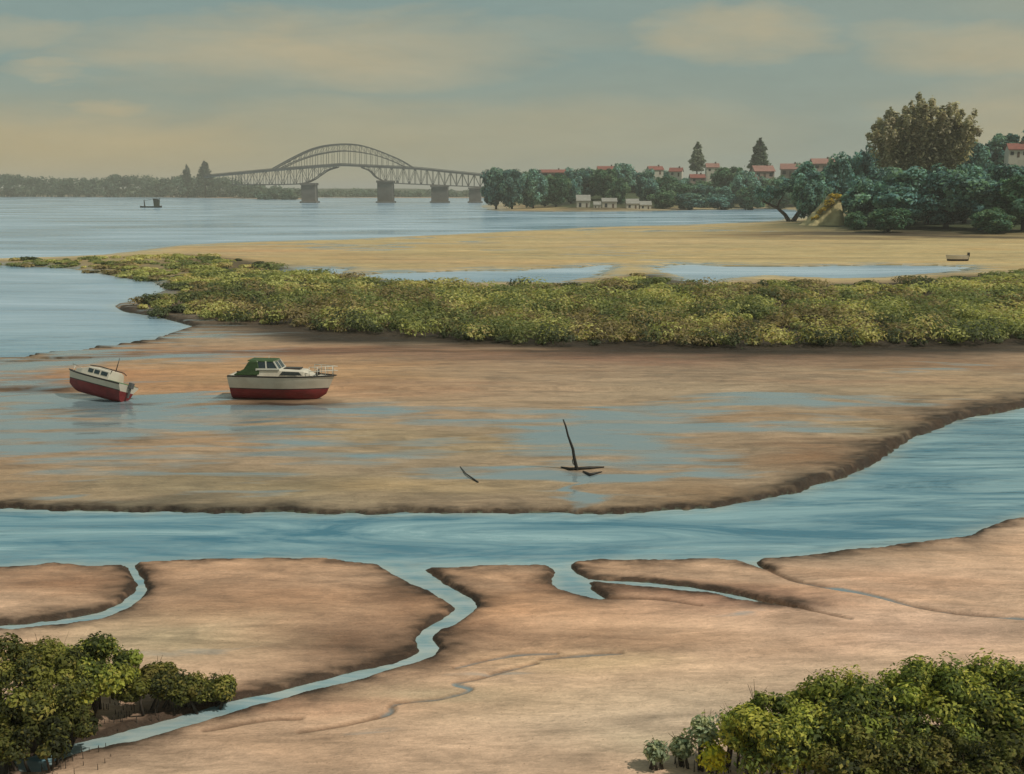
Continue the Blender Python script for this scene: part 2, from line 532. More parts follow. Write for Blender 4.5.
# ------------------------------------------------------------------ the ground sheet
def ground_mesh():
    near = np.geomspace(4.0, 23.5, 60)[:-1]
    mid = np.array([ground(512, p)[1] for p in np.concatenate([np.arange(786, 300, -0.85), np.arange(300, 250, -0.45)])])
    mid2 = np.array([ground(512, p)[1] for p in np.arange(250, 200, -0.45)])
    farr = np.geomspace(mid2[-1] * 1.03, 16000, 90)
    d = np.concatenate([near, mid[mid > 23.5], mid2, farr])
    uin = np.arange(-0.56, 0.56, 0.00125)
    uo = 0.56 + np.cumsum(np.geomspace(0.002, 0.06, 45))
    u = np.concatenate([-uo[::-1], uin, uo])
    U, Dm = np.meshgrid(u, d)
    X, Y = U * Dm, Dm
    P = np.stack([X.ravel(), Y.ravel()], 1)
    n = len(P)
    zs, cs, ws = [], [], []
    for i in range(0, n, 150000):
        Q = P[i:i + 150000]
        z, s, e, f, pool, rm, isf, jit, creek = land(Q)
        ms = poly_sd(Q, MARSH)
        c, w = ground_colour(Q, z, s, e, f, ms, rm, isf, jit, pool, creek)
        zs.append(z); cs.append(c); ws.append(w)
    z = np.concatenate(zs); c = np.concatenate(cs); w = np.concatenate(ws)
    R, Cn = U.shape
    idx = np.arange(n).reshape(R, Cn)
    faces = np.stack([idx[:-1, :-1], idx[:-1, 1:], idx[1:, 1:], idx[1:, :-1]], -1).reshape(-1, 4)
    o = mesh_obj('ground', np.column_stack([P, z]), faces, ground_mat(), cols=c, smooth=True, attrs={'Wet': w})
    o['kind'] = 'structure'
    return o


A = lambda r, g, b, k=1.22: np.array(lin(r, g, b)) * k
# broad washes of differently coloured mud and sand, plus shade painted under boats and trees: (px, py, reach x, reach y, colour, strength)
WASH = [
    (120, 590, 160, 22, A(150, 112, 78), .7), (250, 600, 120, 30, A(150, 108, 74), .8), (340, 640, 100, 26, A(106, 76, 54), .95), (400, 600, 60, 26, A(104, 74, 52), .8), (400, 655, 60, 9, A(96, 70, 50), .8), (640, 588, 110, 9, A(110, 78, 60), .8), (530, 590, 40, 14, A(120, 84, 60), .7), (250, 690, 120, 9, A(110, 82, 60), .7), (480, 625, 60, 16, A(124, 90, 66), .7),
    (150, 640, 110, 28, A(160, 140, 104), .8), (60, 585, 90, 12, A(128, 84, 50), .7), (520, 605, 120, 22, A(160, 116, 78), .8),
    (640, 640, 150, 14, A(132, 96, 66), .6), (760, 600, 120, 14, A(150, 100, 74), .7), (900, 585, 130, 14, A(172, 130, 98), .8),
    (940, 640, 120, 20, A(176, 132, 100), .8), (560, 700, 200, 28, A(184, 148, 108), .8), (350, 740, 150, 20, A(178, 140, 106), .6), (690, 715, 220, 34, A(190, 160, 130), .6), (900, 622, 140, 20, A(190, 154, 128), .6),
    (300, 700, 130, 14, A(170, 122, 88), .6), (600, 660, 90, 14, A(184, 150, 106), .8), (660, 745, 60, 20, A(164, 144, 112), .6),
    (860, 550, 120, 8, A(130, 100, 70), .6), (440, 690, 80, 10, A(160, 144, 110), .5),
    # middle flat
    (200, 375, 120, 26, A(170, 126, 78), .9), (330, 372, 110, 16, A(172, 130, 84), .8), (560, 360, 240, 9, A(118, 88, 64), .8), (420, 352, 200, 7, A(124, 92, 64), .7),
    (760, 366, 220, 10, A(138, 108, 82), .7), (900, 362, 120, 9, A(120, 88, 60), .8), (960, 385, 90, 14, A(170, 136, 96), .8),
    (820, 455, 60, 14, A(140, 100, 64), .9), (700, 492, 90, 12, A(136, 104, 70), .8), (260, 480, 240, 14, A(134, 118, 84), .7),
    (120, 500, 200, 9, A(92, 84, 66), .8), (400, 480, 120, 9, A(160, 128, 84), .8), (500, 440, 110, 10, A(168, 142, 100), .6),
    (360, 430, 120, 12, A(156, 136, 100), .6), (620, 410, 160, 10, A(160, 130, 96), .7), (860, 425, 60, 10, A(164, 144, 106), .6), (60, 380, 60, 8, A(140, 104, 72), .8),
    (282, 402, 66, 3.5, A(72, 50, 42), .9), (102, 403, 46, 4, A(70, 48, 40), .9), (30, 386, 60, 3, A(92, 70, 52), .8),  # shadow under and beside the boats, painted dark into the mud colour
    (900, 237, 140, 3.2, A(66, 50, 34), .95), (800, 226, 50, 2, A(80, 62, 42), .9), (690, 290, 1, 1, A(80, 62, 42), 0),  # dark soil along the trees, with their shade painted in
    (300, 350, 220, 5, A(150, 98, 66), .8), (640, 358, 240, 4, A(132, 92, 68), .7), (250, 388, 120, 5, A(168, 118, 78), .7), (120, 375, 70, 8, A(166, 116, 76), .8), (430, 385, 120, 5, A(150, 110, 78), .6), (840, 380, 120, 4, A(150, 112, 82), .6),
    (560, 351, 480, 4, A(78, 60, 46), .75), (860, 350, 220, 5, A(80, 60, 46), .8), (300, 337, 90, 3, A(84, 64, 48), .7),
    (620, 209.6, 170, 1.6, A(96, 78, 56), .9), (500, 209.0, 30, 2.2, A(120, 88, 58), .8),
    # spit of sand
    (420, 262, 120, 6, A(168, 134, 88), .6), (620, 244, 160, 6, A(180, 150, 98), .7), (880, 252, 120, 6, A(172, 148, 92), .8), (260, 252, 90, 5, A(178, 140, 94), .7),
]
FILM = [(800, 611, 60, 3, .8), (566, 488, 18, 15, 1.0), (0, 385, 60, 7, .8), (60, 357, 190, 7, 1.0), (150, 333, 100, 6, 1.0), (10, 372, 70, 6, .9), (20, 440, 90, 10, .9), (250, 408, 160, 5, 1.0), (120, 400, 150, 6, 1.0), (200, 348, 120, 5, .5),
        (20, 405, 70, 14, 1.0), (60, 425, 130, 14, .8), (170, 418, 120, 8, .9), (300, 412, 120, 7, .95), (240, 440, 140, 9, .62), (600, 435, 90, 26, 1.0), (640, 415, 110, 12, .85), (590, 476, 80, 10, 1.0), (520, 465, 90, 9, .85), (690, 460, 90, 9, .85),
        (440, 462, 80, 7, .7), (790, 402, 140, 10, .85), (810, 425, 90, 8, .65), (520, 415, 130, 9, .55), (330, 450, 110, 8, .62), (150, 470, 150, 8, .5), (60, 350, 130, 6, .6), (720, 472, 70, 7, .7), (880, 395, 80, 6, .6),
        (90, 455, 120, 8, .6), (420, 440, 90, 8, .55), (960, 372, 70, 6, .5), (140, 330, 60, 5, .5), (150, 492, 200, 7, .45), (370, 400, 60, 6, .5), (30, 395, 90, 9, 1.0), (100, 412, 140, 9, 1.0), (230, 425, 160, 8, .9), (350, 728, 70, 7, .6), (740, 668, 50, 4, .45), (500, 668, 60, 5, .5), (200, 655, 80, 10, .4), (870, 690, 50, 5, .4),
        (569, 478, 26, 7, 1.0), (380, 243, 200, 1.6, .8), (640, 229, 150, 1.4, .8), (620, 252, 90, 2, .5)]


def gauss(Q, px, py, rx, ry):
    c = ground(px, py, 0.40 if 300 < py < 515 else 0.15)
    d = np.hypot(*c)
    mx, my = rx * d / F, ry * d * d / (F * H)
    return np.exp(-(((Q[:, 0] - c[0]) / mx) ** 2 + ((Q[:, 1] - c[1]) / my) ** 2))


def ground_colour(Q, z, s, e, f, ms, rm, isf, jit, pool, creek):
    x, y = Q[:, 0], Q[:, 1]
    n = len(Q)
    D = np.hypot(x, y)
    mud, sand, frontc = A(150, 128, 106), A(170, 149, 108), A(180, 149, 124)
    c = np.where(isf[:, None], frontc, mud[None, :])
    row = YH + F * H / np.maximum(y, 1)
    behind = (sstep(-row, -292, -276) * (e > 0))[:, None]
    c = c * (1 - behind) + sand * behind
    # warp so washes break into streaks rather than soft ovals
    wx, wy = (fbm(x / D * 9, np.log(D) * 26, 4) - 0.5), (fbm(x / D * 7 + 50, np.log(D) * 34, 4) - 0.5)
    Qw = np.stack([x + wx * D * 0.09, y + wy * D * D / 1100 * 1.5], 1)
    Qs = np.stack([x + wx * D * 0.03, y + wy * D * D / 1100 * 0.4], 1)
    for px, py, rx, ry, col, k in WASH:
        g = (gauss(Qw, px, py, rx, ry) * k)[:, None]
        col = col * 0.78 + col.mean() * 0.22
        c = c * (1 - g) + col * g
    for px, py, rx, ry, k_ in ((282, 402, 62, 3.6, .95), (262, 406, 50, 2.4, .7), (100, 403, 40, 3.4, .95), (70, 404, 40, 3, .7), (30, 386, 60, 2.6, .7), (575, 471, 30, 1.6, .6), (900, 237, 140, 2.6, .9), (250, 397, 40, 2, .6)):  # darker pass of the painted shade under boats and trees, and at the stake
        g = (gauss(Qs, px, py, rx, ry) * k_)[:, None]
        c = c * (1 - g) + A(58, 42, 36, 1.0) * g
    c = np.where(isf[:, None], c * np.array([1.15, 1.16, 1.20]), c)
    # dark organic mud round the marsh and along cut banks
    mf = sstep(ms + (fbm(x / 6, y / 3, 3) - 0.5) * 6, -6.5, 0.5)
    mf = mf * sstep(D, 60, 90) * (0.45 + 0.55 * sstep(x / np.maximum(y, 1) * F + 512, 120, 300))
    c = c * (1 - 0.92 * mf[:, None]) + A(40, 33, 26) * 0.92 * mf[:, None]
    bw = np.clip(D / 105, 0.20, 2.0)
    jb = 0.3 + 1.5 * fbm(x / 1.6 + 9, y / 0.9, 4) ** 1.5 * 1.6
    rimw = np.where(isf, 1.5, 1.0 + 1.2 * sstep(x, 10, 16))
    rim = np.where(s > -0.3 * bw, np.exp(-np.maximum(s, 0) / (bw * jb * rimw)), 0) * (D < 130)
    rim = np.clip(rim * (0.6 + 1.4 * fbm(x / 0.5 + 4, y / 0.3, 4)), 0, 1)
    c = c * (1 - 0.93 * rim[:, None]) + A(44, 34, 27, 1.0) * 0.93 * rim[:, None]
    c = c * (1 - 0.75 * rm[:, None]) + A(84, 62, 46) * 0.75 * rm[:, None]
    # soil and rough grass inland, where it rises behind the shore
    inl = sstep(z, 0.6, 2.2) * (s > 0)
    g = fbm(x / 30, y / 30, 3)[:, None]
    c = c * (1 - inl[:, None]) + (A(58, 68, 44) * g * 1.3 + A(70, 64, 44) * (1 - g) * 0.6) * inl[:, None]
    under = s < 0
    c = np.where(under[:, None], A(80, 84, 70), c)
    # wet film
    w = np.zeros(n)
    Qf = np.stack([x + wx * D * 0.15, y + wy * D * D / 1100 * 2.6], 1)
    for px, py, rx, ry, k in FILM:
        w = np.maximum(w, gauss(Qf, px, py, rx, ry) * k)
    w = np.maximum(w, rm * 0.5)
    w = np.maximum(w, 0.75 * np.exp(-np.abs(pool) / 3.0))
    w = np.maximum(w, 0.62 * np.exp(-np.maximum(s, 0) / (D * 0.03)) * (e > 0) * (y > 70))
    w = w * (1 - 0.85 * np.clip(rim, 0, 1))
    w = np.where(under, 0, w) * (1 - inl)
    return np.clip(c, 0, 1), w


def ground_mat():
    m, t, b = new_mat('tidal_mud')
    at = t.n('ShaderNodeAttribute'); at.attribute_name = 'Col'
    wa = t.n('ShaderNodeAttribute'); wa.attribute_name = 'Wet'
    g = t.n('ShaderNodeNewGeometry')
    pos = g.outputs['Position']
    s1 = t.noise(pos, (0.11, 0.48, 0.3), 5, 0.62, 1.3)
    s2 = t.noise(pos, (0.4, 1.7, 0.6), 5, 0.64, 1.3, (5, 3, 0))
    s3 = t.noise(pos, (0.03, 0.10, 0.3), 4, 0.6, 0.8, (1, 8, 0))
    sp = t.noise(pos, (7, 14, 9), 3, 0.7)
    s4 = t.noise(pos, (0.012, 0.075, 0.3), 5, 0.62, 0.5, (2, 6, 0))
    s5 = t.noise(pos, (1.1, 3.6, 2.0), 5, 0.68, 1.2, (6, 2, 0))
    s6 = t.noise(pos, (0.45, 0.8, 0.5), 5, 0.65, 0.9, (3, 7, 0))
    c = at.outputs['Color']
    c = t.mix(1.0, c, t.ramp(s1, [(0.28, 0.68), (0.5, 1.0), (0.72, 1.24)]), 'MULTIPLY')
    c = t.mix(1.0, c, t.ramp(s2, [(0.3, 0.80), (0.5, 1.0), (0.7, 1.13)]), 'MULTIPLY')
    c = t.mix(1.0, c, t.ramp(s4, [(0.3, 0.80), (0.5, 1.0), (0.7, 1.16)]), 'MULTIPLY')
    c = t.mix(1.0, c, t.ramp(s5, [(0.3, 0.88), (0.5, 1.0), (0.7, 1.12)]), 'MULTIPLY')
    c = t.mix(1.0, c, t.ramp(s6, [(0.32, 0.80), (0.5, 1.0), (0.68, 1.10)]), 'MULTIPLY')
    vo = t.n('ShaderNodeTexVoronoi'); vo.inputs['Scale'].default_value = 4.2; t.l(pos, vo.inputs['Vector'])
    spot = t.math('MULTIPLY', t.rng(vo.outputs['Distance'], 0.06, 0.13, 1, 0), t.rng(s6, 0.46, 0.6, 0, 0.75))
    c = t.mix(spot, c, t.mix(1.0, c, (0.45, 0.42, 0.40), 'MULTIPLY'))
    c = t.mix(t.rng(s3, 0.5, 0.68, 0, 0.45), c, t.mix(1.0, c, (1.12, 0.92, 0.74), 'MULTIPLY'))
    c = t.mix(t.rng(s3, 0.5, 0.34, 0, 0.4), c, t.mix(1.0, c, (0.88, 1.0, 1.04), 'MULTIPLY'))
    c = t.mix(1.0, c, t.ramp(sp, [(0.3, 0.86), (0.7, 1.12)]), 'MULTIPLY')
    # standing film of water in the low streaks
    ws = t.noise(pos, (0.09, 0.75, 0.3), 5, 0.6, 0.5, (11, 4, 0))
    wf = t.math('ADD', wa.outputs['Fac'], t.math('MULTIPLY', t.math('SUBTRACT', ws, 0.5), 2.2))
    wf = t.rng(wf, 0.28, 0.78, 0, 1)
    wf = t.math('MULTIPLY', wf, t.rng(wa.outputs['Fac'], 0.08, 0.3, 0, 1))
    c = t.mix(t.math('MULTIPLY', wf, 0.84), c, lin(118, 140, 148))
    t.l(c, b.inputs['Base Color'])
    dryr = t.rng(s6, 0.35, 0.6, 0.52, 0.85)
    t.l(t.math('ADD', t.math('MULTIPLY', dryr, t.math('SUBTRACT', 1.0, wf)), t.math('MULTIPLY', wf, 0.10)), b.inputs['Roughness'])
    t.l(t.rng(wf, 0, 1, 0.22, 0.55), b.inputs['Specular IOR Level'])
    bp = t.n('ShaderNodeBump'); bp.inputs['Distance'].default_value = 0.09
    t.l(t.rng(wf, 0, 1, 0.85, 0.04), bp.inputs['Strength'])
    hsum = t.math('ADD', t.math('ADD', t.math('MULTIPLY', s2, 0.9), t.math('MULTIPLY', s5, 0.6)), t.math('MULTIPLY', sp, 0.45))
    t.l(hsum, bp.inputs['Height']); t.l(bp.outputs[0], b.inputs['Normal'])
    return m


ground_mesh()


def water_mat():
    m, t, b = new_mat('estuary_water')
    g = t.n('ShaderNodeNewGeometry'); pos = g.outputs['Position']
    sp3 = t.n('ShaderNodeSeparateXYZ'); t.l(pos, sp3.inputs[0])
    ln = t.math('LOGARITHM', t.math('MAXIMUM', sp3.outputs[1], 1.0), 2.718)
    v1 = t.noise(pos, (0.08, 0.42, 1), 6, 0.66, 1.4)                 # wind streaks on the channel
    v2 = t.noise(pos, (0.012, 0.035, 1), 5, 0.6, 0.6, (3, 1, 0))    # and on the open bay
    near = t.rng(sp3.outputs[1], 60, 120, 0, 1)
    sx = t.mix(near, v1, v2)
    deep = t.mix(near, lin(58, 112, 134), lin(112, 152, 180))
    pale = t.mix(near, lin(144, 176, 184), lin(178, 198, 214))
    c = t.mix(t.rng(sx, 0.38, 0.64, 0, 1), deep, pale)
    v0 = t.noise(pos, (0.5, 2.2, 1), 5, 0.6, 0.5, (8, 2, 0))
    shallow = t.mix(t.rng(v0, 0.4, 0.62, 0, 1), lin(96, 140, 156), lin(156, 172, 176))
    c = t.mix(t.rng(sp3.outputs[1], 33, 40, 0.9, 0), c, shallow)
    sa = t.n('ShaderNodeAttribute'); sa.attribute_name = 'Shore'
    v3 = t.noise(pos, (0.35, 1.0, 1), 5, 0.65, 1.0, (1, 5, 0))
    silt = t.math('MULTIPLY', t.rng(sa.outputs['Fac'], 0.25, 0.98, 0, 0.6), t.rng(v3, 0.38, 0.6, 0.25, 1.0))
    c = t.mix(silt, c, lin(176, 180, 168))
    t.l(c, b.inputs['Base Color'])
    b.inputs['IOR'].default_value = 1.33
    t.l(t.rng(sx, 0.35, 0.65, 0.10, 0.30), b.inputs['Roughness'])
    r1 = t.noise(pos, (0.7, 2.6, 1), 4, 0.6, 0.3)
    r2 = t.noise(pos, (0.07, 0.22, 1), 4, 0.6, 0.3)
    bp = t.n('ShaderNodeBump'); bp.inputs['Strength'].default_value = 0.6; bp.inputs['Distance'].default_value = 0.10
    t.l(t.math('ADD', t.math('MULTIPLY', r1, 0.5), t.math('MULTIPLY', r2, 4.0)), bp.inputs['Height'])
    t.l(bp.outputs[0], b.inputs['Normal'])
    return m


def water_sheet():
    rows = np.concatenate([np.geomspace(4, 22, 12), [ground(512, p)[1] for p in np.arange(800, 300, -1.6)], [ground(512, p)[1] for p in np.arange(300, 206, -1.0)], np.geomspace(950, 17000, 30)])
    u = np.concatenate([-np.geomspace(1.6, 0.57, 20), np.arange(-0.56, 0.56, 0.0032), np.geomspace(0.57, 1.6, 20)])
    U, Dm = np.meshgrid(u, rows)
    P = np.stack([(U * Dm).ravel(), Dm.ravel()], 1)
    sh = np.concatenate([land(P[k:k + 150000])[1] for k in range(0, len(P), 150000)])
    D = np.hypot(P[:, 0], P[:, 1])
    a = np.exp(np.minimum(sh, 0) / (0.25 + D / 90))
    n_, m_ = U.shape
    idx = np.arange(len(P)).reshape(n_, m_)
    Fc = np.stack([idx[:-1, :-1], idx[:-1, 1:], idx[1:, 1:], idx[1:, :-1]], -1).reshape(-1, 4)
    return mesh_obj('water', np.column_stack([P, np.zeros(len(P))]), Fc, water_mat(), smooth=True, attrs={'Shore': a})


w = water_sheet()
w['kind'] = 'structure'

# ------------------------------------------------------------------ foliage
def leaf_cloud(rng, lobes, per, size, pal, updir=0.35, fill=0.55, jig=0.55, var=0.28):
    """lobes (n,6) centre + radii; returns verts, faces, colours of many small bent leaf sprays"""
    lobes = np.asarray(lobes, float)
    n = len(lobes)
    per = np.broadcast_to(np.asarray(per), (n,))
    li = np.repeat(np.arange(n), per)
    m = len(li)
    d = rng.normal(size=(m, 3)); d /= np.linalg.norm(d, axis=1)[:, None]
    r = rng.uniform(fill ** 2, 1.12, m) ** 0.5
    p = lobes[li, :3] + d * r[:, None] * lobes[li, 3:6]
    nr = d + rng.normal(size=(m, 3)) * jig + np.array([0, 0, updir]); nr /= np.linalg.norm(nr, axis=1)[:, None]
    t = np.cross(nr, rng.normal(size=(m, 3))); t /= np.linalg.norm(t, axis=1)[:, None] + 1e-9
    b = np.cross(nr, t)
    sz = (np.broadcast_to(np.asarray(size, float), (n,))[li]) * rng.uniform(0.55, 1.35, m)
    ln, wd = sz[:, None] * 0.75, sz[:, None] * 0.38
    bend = nr * sz[:, None] * 0.18
    V = np.stack([p - t * ln - bend, p + b * wd, p + t * ln - bend, p - b * wd], 1).reshape(-1, 3)
    Fc = np.arange(m * 4).reshape(-1, 4)
    pal = np.asarray(pal)
    lobe_pick = rng.randint(0, len(pal), n)
    pick = np.where(rng.rand(m) < 0.62, lobe_pick[li], rng.randint(0, len(pal), m))
    tone = rng.uniform(0.75, 1.25, n)[li] * rng.uniform(1 - var, 1 + var, m)
    C = np.clip(pal[pick] * tone[:, None], 0, 1)
    return V, Fc, np.repeat(C, 4, axis=0)


def crown_lobes(rng, n, w, h, z0, sub, shape='round'):
    """clumps spread through a crown of width w and height h standing at z0"""
    L = []
    for i in range(n):
        for _ in range(60):
            q = rng.uniform(-1, 1, 3)
            if np.linalg.norm(q) < 1: break
        q = q / max(np.linalg.norm(q), 0.3) * rng.uniform(0.45, 0.92)
        if shape == 'cone':
            q[:2] *= (1 - (q[2] + 1) / 2 * 0.85)
        rad = sub * rng.uniform(0.6, 1.25)
        L.append([q[0] * w / 2 * 0.86, q[1] * w / 2 * 0.86, z0 + h / 2 + q[2] * h / 2 * 0.84, rad * w * 0.5, rad * w * 0.5, rad * h * 0.45])
    return np.array(L)


def limbs(rng, h, r0, lobes, bend=0.12, n=7):
    mb = MB()
    top = np.array([rng.normal() * bend * h, rng.normal() * bend * h, h])
    pts = [np.array([0, 0, -0.6]), np.array([0, 0, 0.0]), top * np.array([0.2, 0.2, 0.35]) + rng.normal(size=3) * 0.01 * h, top * np.array([0.6, 0.6, 0.7]), top]
    mb.tube(pts, [r0 * 1.5, r0 * 1.25, r0, r0 * 0.7, r0 * 0.3], 8)
    pick = rng.permutation(len(lobes))[:n]
    for i in pick:
        e = lobes[i, :3]
        k = rng.uniform(0.25, 0.7)
        s = pts[2] + (pts[3] - pts[2]) * k
        mid = (s + e) / 2 + np.array([0, 0, -0.06 * h])
        mb.tube([s, mid, e], [r0 * 0.5, r0 * 0.33, r0 * 0.1], 6)
    return mb


def P3(*cols):
    return np.array([lin(*c) for c in cols]) * 1.7


PAL_TEAL = P3((52, 84, 80), (66, 102, 98), (84, 116, 106), (42, 68, 66), (92, 120, 100))
PAL_TEAL = (PAL_TEAL * 0.85 + PAL_TEAL.mean(1, keepdims=True) * 0.15) * 1.35
PAL_TEAL[:, 2] *= 1.06
PAL_GREEN = P3((64, 94, 74), (80, 110, 84), (52, 80, 66), (98, 120, 92), (72, 100, 84))
PAL_BROWN = P3((124, 120, 98), (142, 136, 112), (108, 106, 88), (130, 120, 100), (156, 148, 126))
PAL_OLIVE = P3((104, 112, 44), (128, 130, 52), (78, 88, 38), (146, 142, 60), (62, 70, 34))
PAL_DOLIVE = P3((82, 84, 36), (62, 66, 32), (100, 100, 42), (48, 52, 28), (112, 104, 50))
PAL_PINE = P3((58, 72, 54), (48, 62, 48), (70, 82, 60))
PAL_PINEP = P3((96, 104, 88), (108, 114, 96), (86, 94, 80))
PAL_FAR = P3((68, 84, 74), (80, 94, 82), (56, 72, 64), (88, 98, 84))


def proto_tree(seed, pal, w, h, nl, sub, per, leaf, trunk_h=0.2, shape='round', r0=0.03, fill=0.5):
    """crown and trunk meshes of a tree of unit height"""
    rng = np.random.RandomState(seed)
    L = crown_lobes(rng, nl, w, h, 1 - h, sub, shape)
    V, Fc, C = leaf_cloud(rng, L, per, leaf, pal, fill=fill)
    c = mesh_obj('crown', V, Fc, LEAF, cols=C)
    t = limbs(rng, (1 - h) + h * 0.6, r0, L, 0.04).build('trunk', BARK, smooth=True)
    COL.objects.unlink(c); COL.objects.unlink(t)
    return c, t


def plant(proto, name, label, cat, loc, sx, sz, rz=0, group=None):
    r = thing(name, label, cat, loc, rz, group)
    r.scale = (sx, sx, sz)
    for src in proto:
        c = src.copy(); COL.objects.link(c); c.parent = r
    return r


def put_tree(proto, px, d, top_row, wid_px, label, group, name='broadleaf_tree', cat='tree', wunit=0.9, sink=0.3, zmin=None):
    sink = 0.002 * d
    b = at_depth(px, 200, d)
    z = zat(b.x, d)
    top = at_depth(px, top_row, d).z
    hgt = (top - z + sink) * 1.09
    wid = wid_px * d / F * 1.28
    return plant(proto, name, label, cat, (b.x, d, z - sink), wid / wunit, hgt, random.uniform(0, 6.28), group)


random.seed(3)
TEAL = [proto_tree(s, PAL_TEAL, 0.9, 0.97, 64, 0.27, 150, 0.048, r0=0.028) for s in (11, 12, 13)]
GREEN = [proto_tree(s, PAL_GREEN, 0.9, 0.97, 56, 0.28, 140, 0.052, r0=0.028) for s in (21, 22, 23)]
MIXD = [proto_tree(s, PAL_TEAL * 0.85, 0.9, 0.97, 56, 0.28, 140, 0.052, r0=0.028) for s in (31, 32)]

# far shores: wooded land that reads as one mass
def far_wood(name, label, spans, seed, pal=PAL_FAR):
    rng = np.random.RandomState(seed)
    L = []
    for (x0, x1, d, t0, t1, n, r) in spans:
        for i in range(n):
            px = rng.uniform(x0, x1)
            dd = d + rng.uniform(0, 160)
            b = at_depth(px, 200, dd)
            k = (px - x0) / (x1 - x0)
            top = at_depth(px, t0 + (t1 - t0) * k + rng.uniform(0, 5), dd).z
            rr = r * rng.uniform(0.7, 1.5)
            zz = rng.uniform(2, max(3, top - rr * 0.8)) if rng.rand() < 0.6 else top - rr * 0.8
            L.append([b.x, dd, zz, rr * 1.2, rr, rr * 0.85])
    V, Fc, C = leaf_cloud(rng, L, 60, 3.4, pal, fill=0.4)
    o = mesh_obj(name, V, Fc, LEAF, cols=C)
    tag(o, label, 'wood', kind='stuff')


far_wood('shore_woods', 'low grey green wood along the far shore left of the bridge',
         [(-260, 0, 2080, 175, 174, 170, 9), (0, 60, 2060, 173, 176, 90, 9), (60, 110, 2040, 176, 178, 70, 8), (110, 150, 2030, 174, 174, 70, 9), (150, 180, 2000, 177, 176, 50, 8),
          (180, 235, 1900, 173, 175, 100, 9), (235, 300, 1760, 181, 186, 90, 8), (258, 294, 1510, 187.5, 190, 45, 5)], 41)
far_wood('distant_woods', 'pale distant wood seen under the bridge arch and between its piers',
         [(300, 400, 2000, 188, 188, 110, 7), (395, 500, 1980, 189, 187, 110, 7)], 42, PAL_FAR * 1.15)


def norfolk_pine(px, d, base_row, top_row, wpx, pal, label, seed):
    rng = np.random.RandomState(seed)
    b = at_depth(px, base_row, d); top = at_depth(px, top_row, d).z
    z0 = zat(b.x, d)
    hh = top - z0
    r = thing('norfolk_pine', label, 'tree', (b.x, d, z0))
    w = wpx * d / F / 2
    low = max(0.15, (b.z - z0) / hh)
    L = []
    tiers = 11
    for i in range(tiers):
        k = i / (tiers - 1)
        zc = hh * (low + (0.97 - low) * k)
        rr = w * (1 - k) ** 0.55 * (0.75 + 0.5 * rng.rand()) + 0.02 * hh
        for j in range(7 if k < 0.8 else 3):
            a = 2 * math.pi * (j + rng.rand()) / 7
            L.append([rr * 0.6 * math.cos(a), rr * 0.6 * math.sin(a), zc + rr * 0.12, rr * 0.45 + .2, rr * 0.45 + .2, hh * 0.05])
    V, Fc, C = leaf_cloud(rng, L, 34, max(0.9, w * 0.2), pal, fill=0.2)
    mesh_obj('crown', V, Fc, LEAF, parent=r, cols=C)
    MB().tube([(0, 0, -1), (0, 0, hh * 0.5), (0, 0, hh * 0.99)], [hh * 0.022, hh * 0.014, hh * 0.003], 8).build('trunk', BARK, r, True)


norfolk_pine(187, 1920, 182, 165, 9, PAL_FAR * 0.7, 'smaller of two pines above the far left shore', 5)
norfolk_pine(205, 1900, 182, 161.5, 15, PAL_FAR * 0.7, 'taller of two pines where the bridge meets the far left shore', 6)
norfolk_pine(697, 960, 170, 142.5, 17, PAL_PINEP, 'pale slender pine on the ridge among the red roofs', 7)
norfolk_pine(759, 940, 168, 139, 21, PAL_PINE, 'dark conical pine on the ridge beside the pink houses', 8)

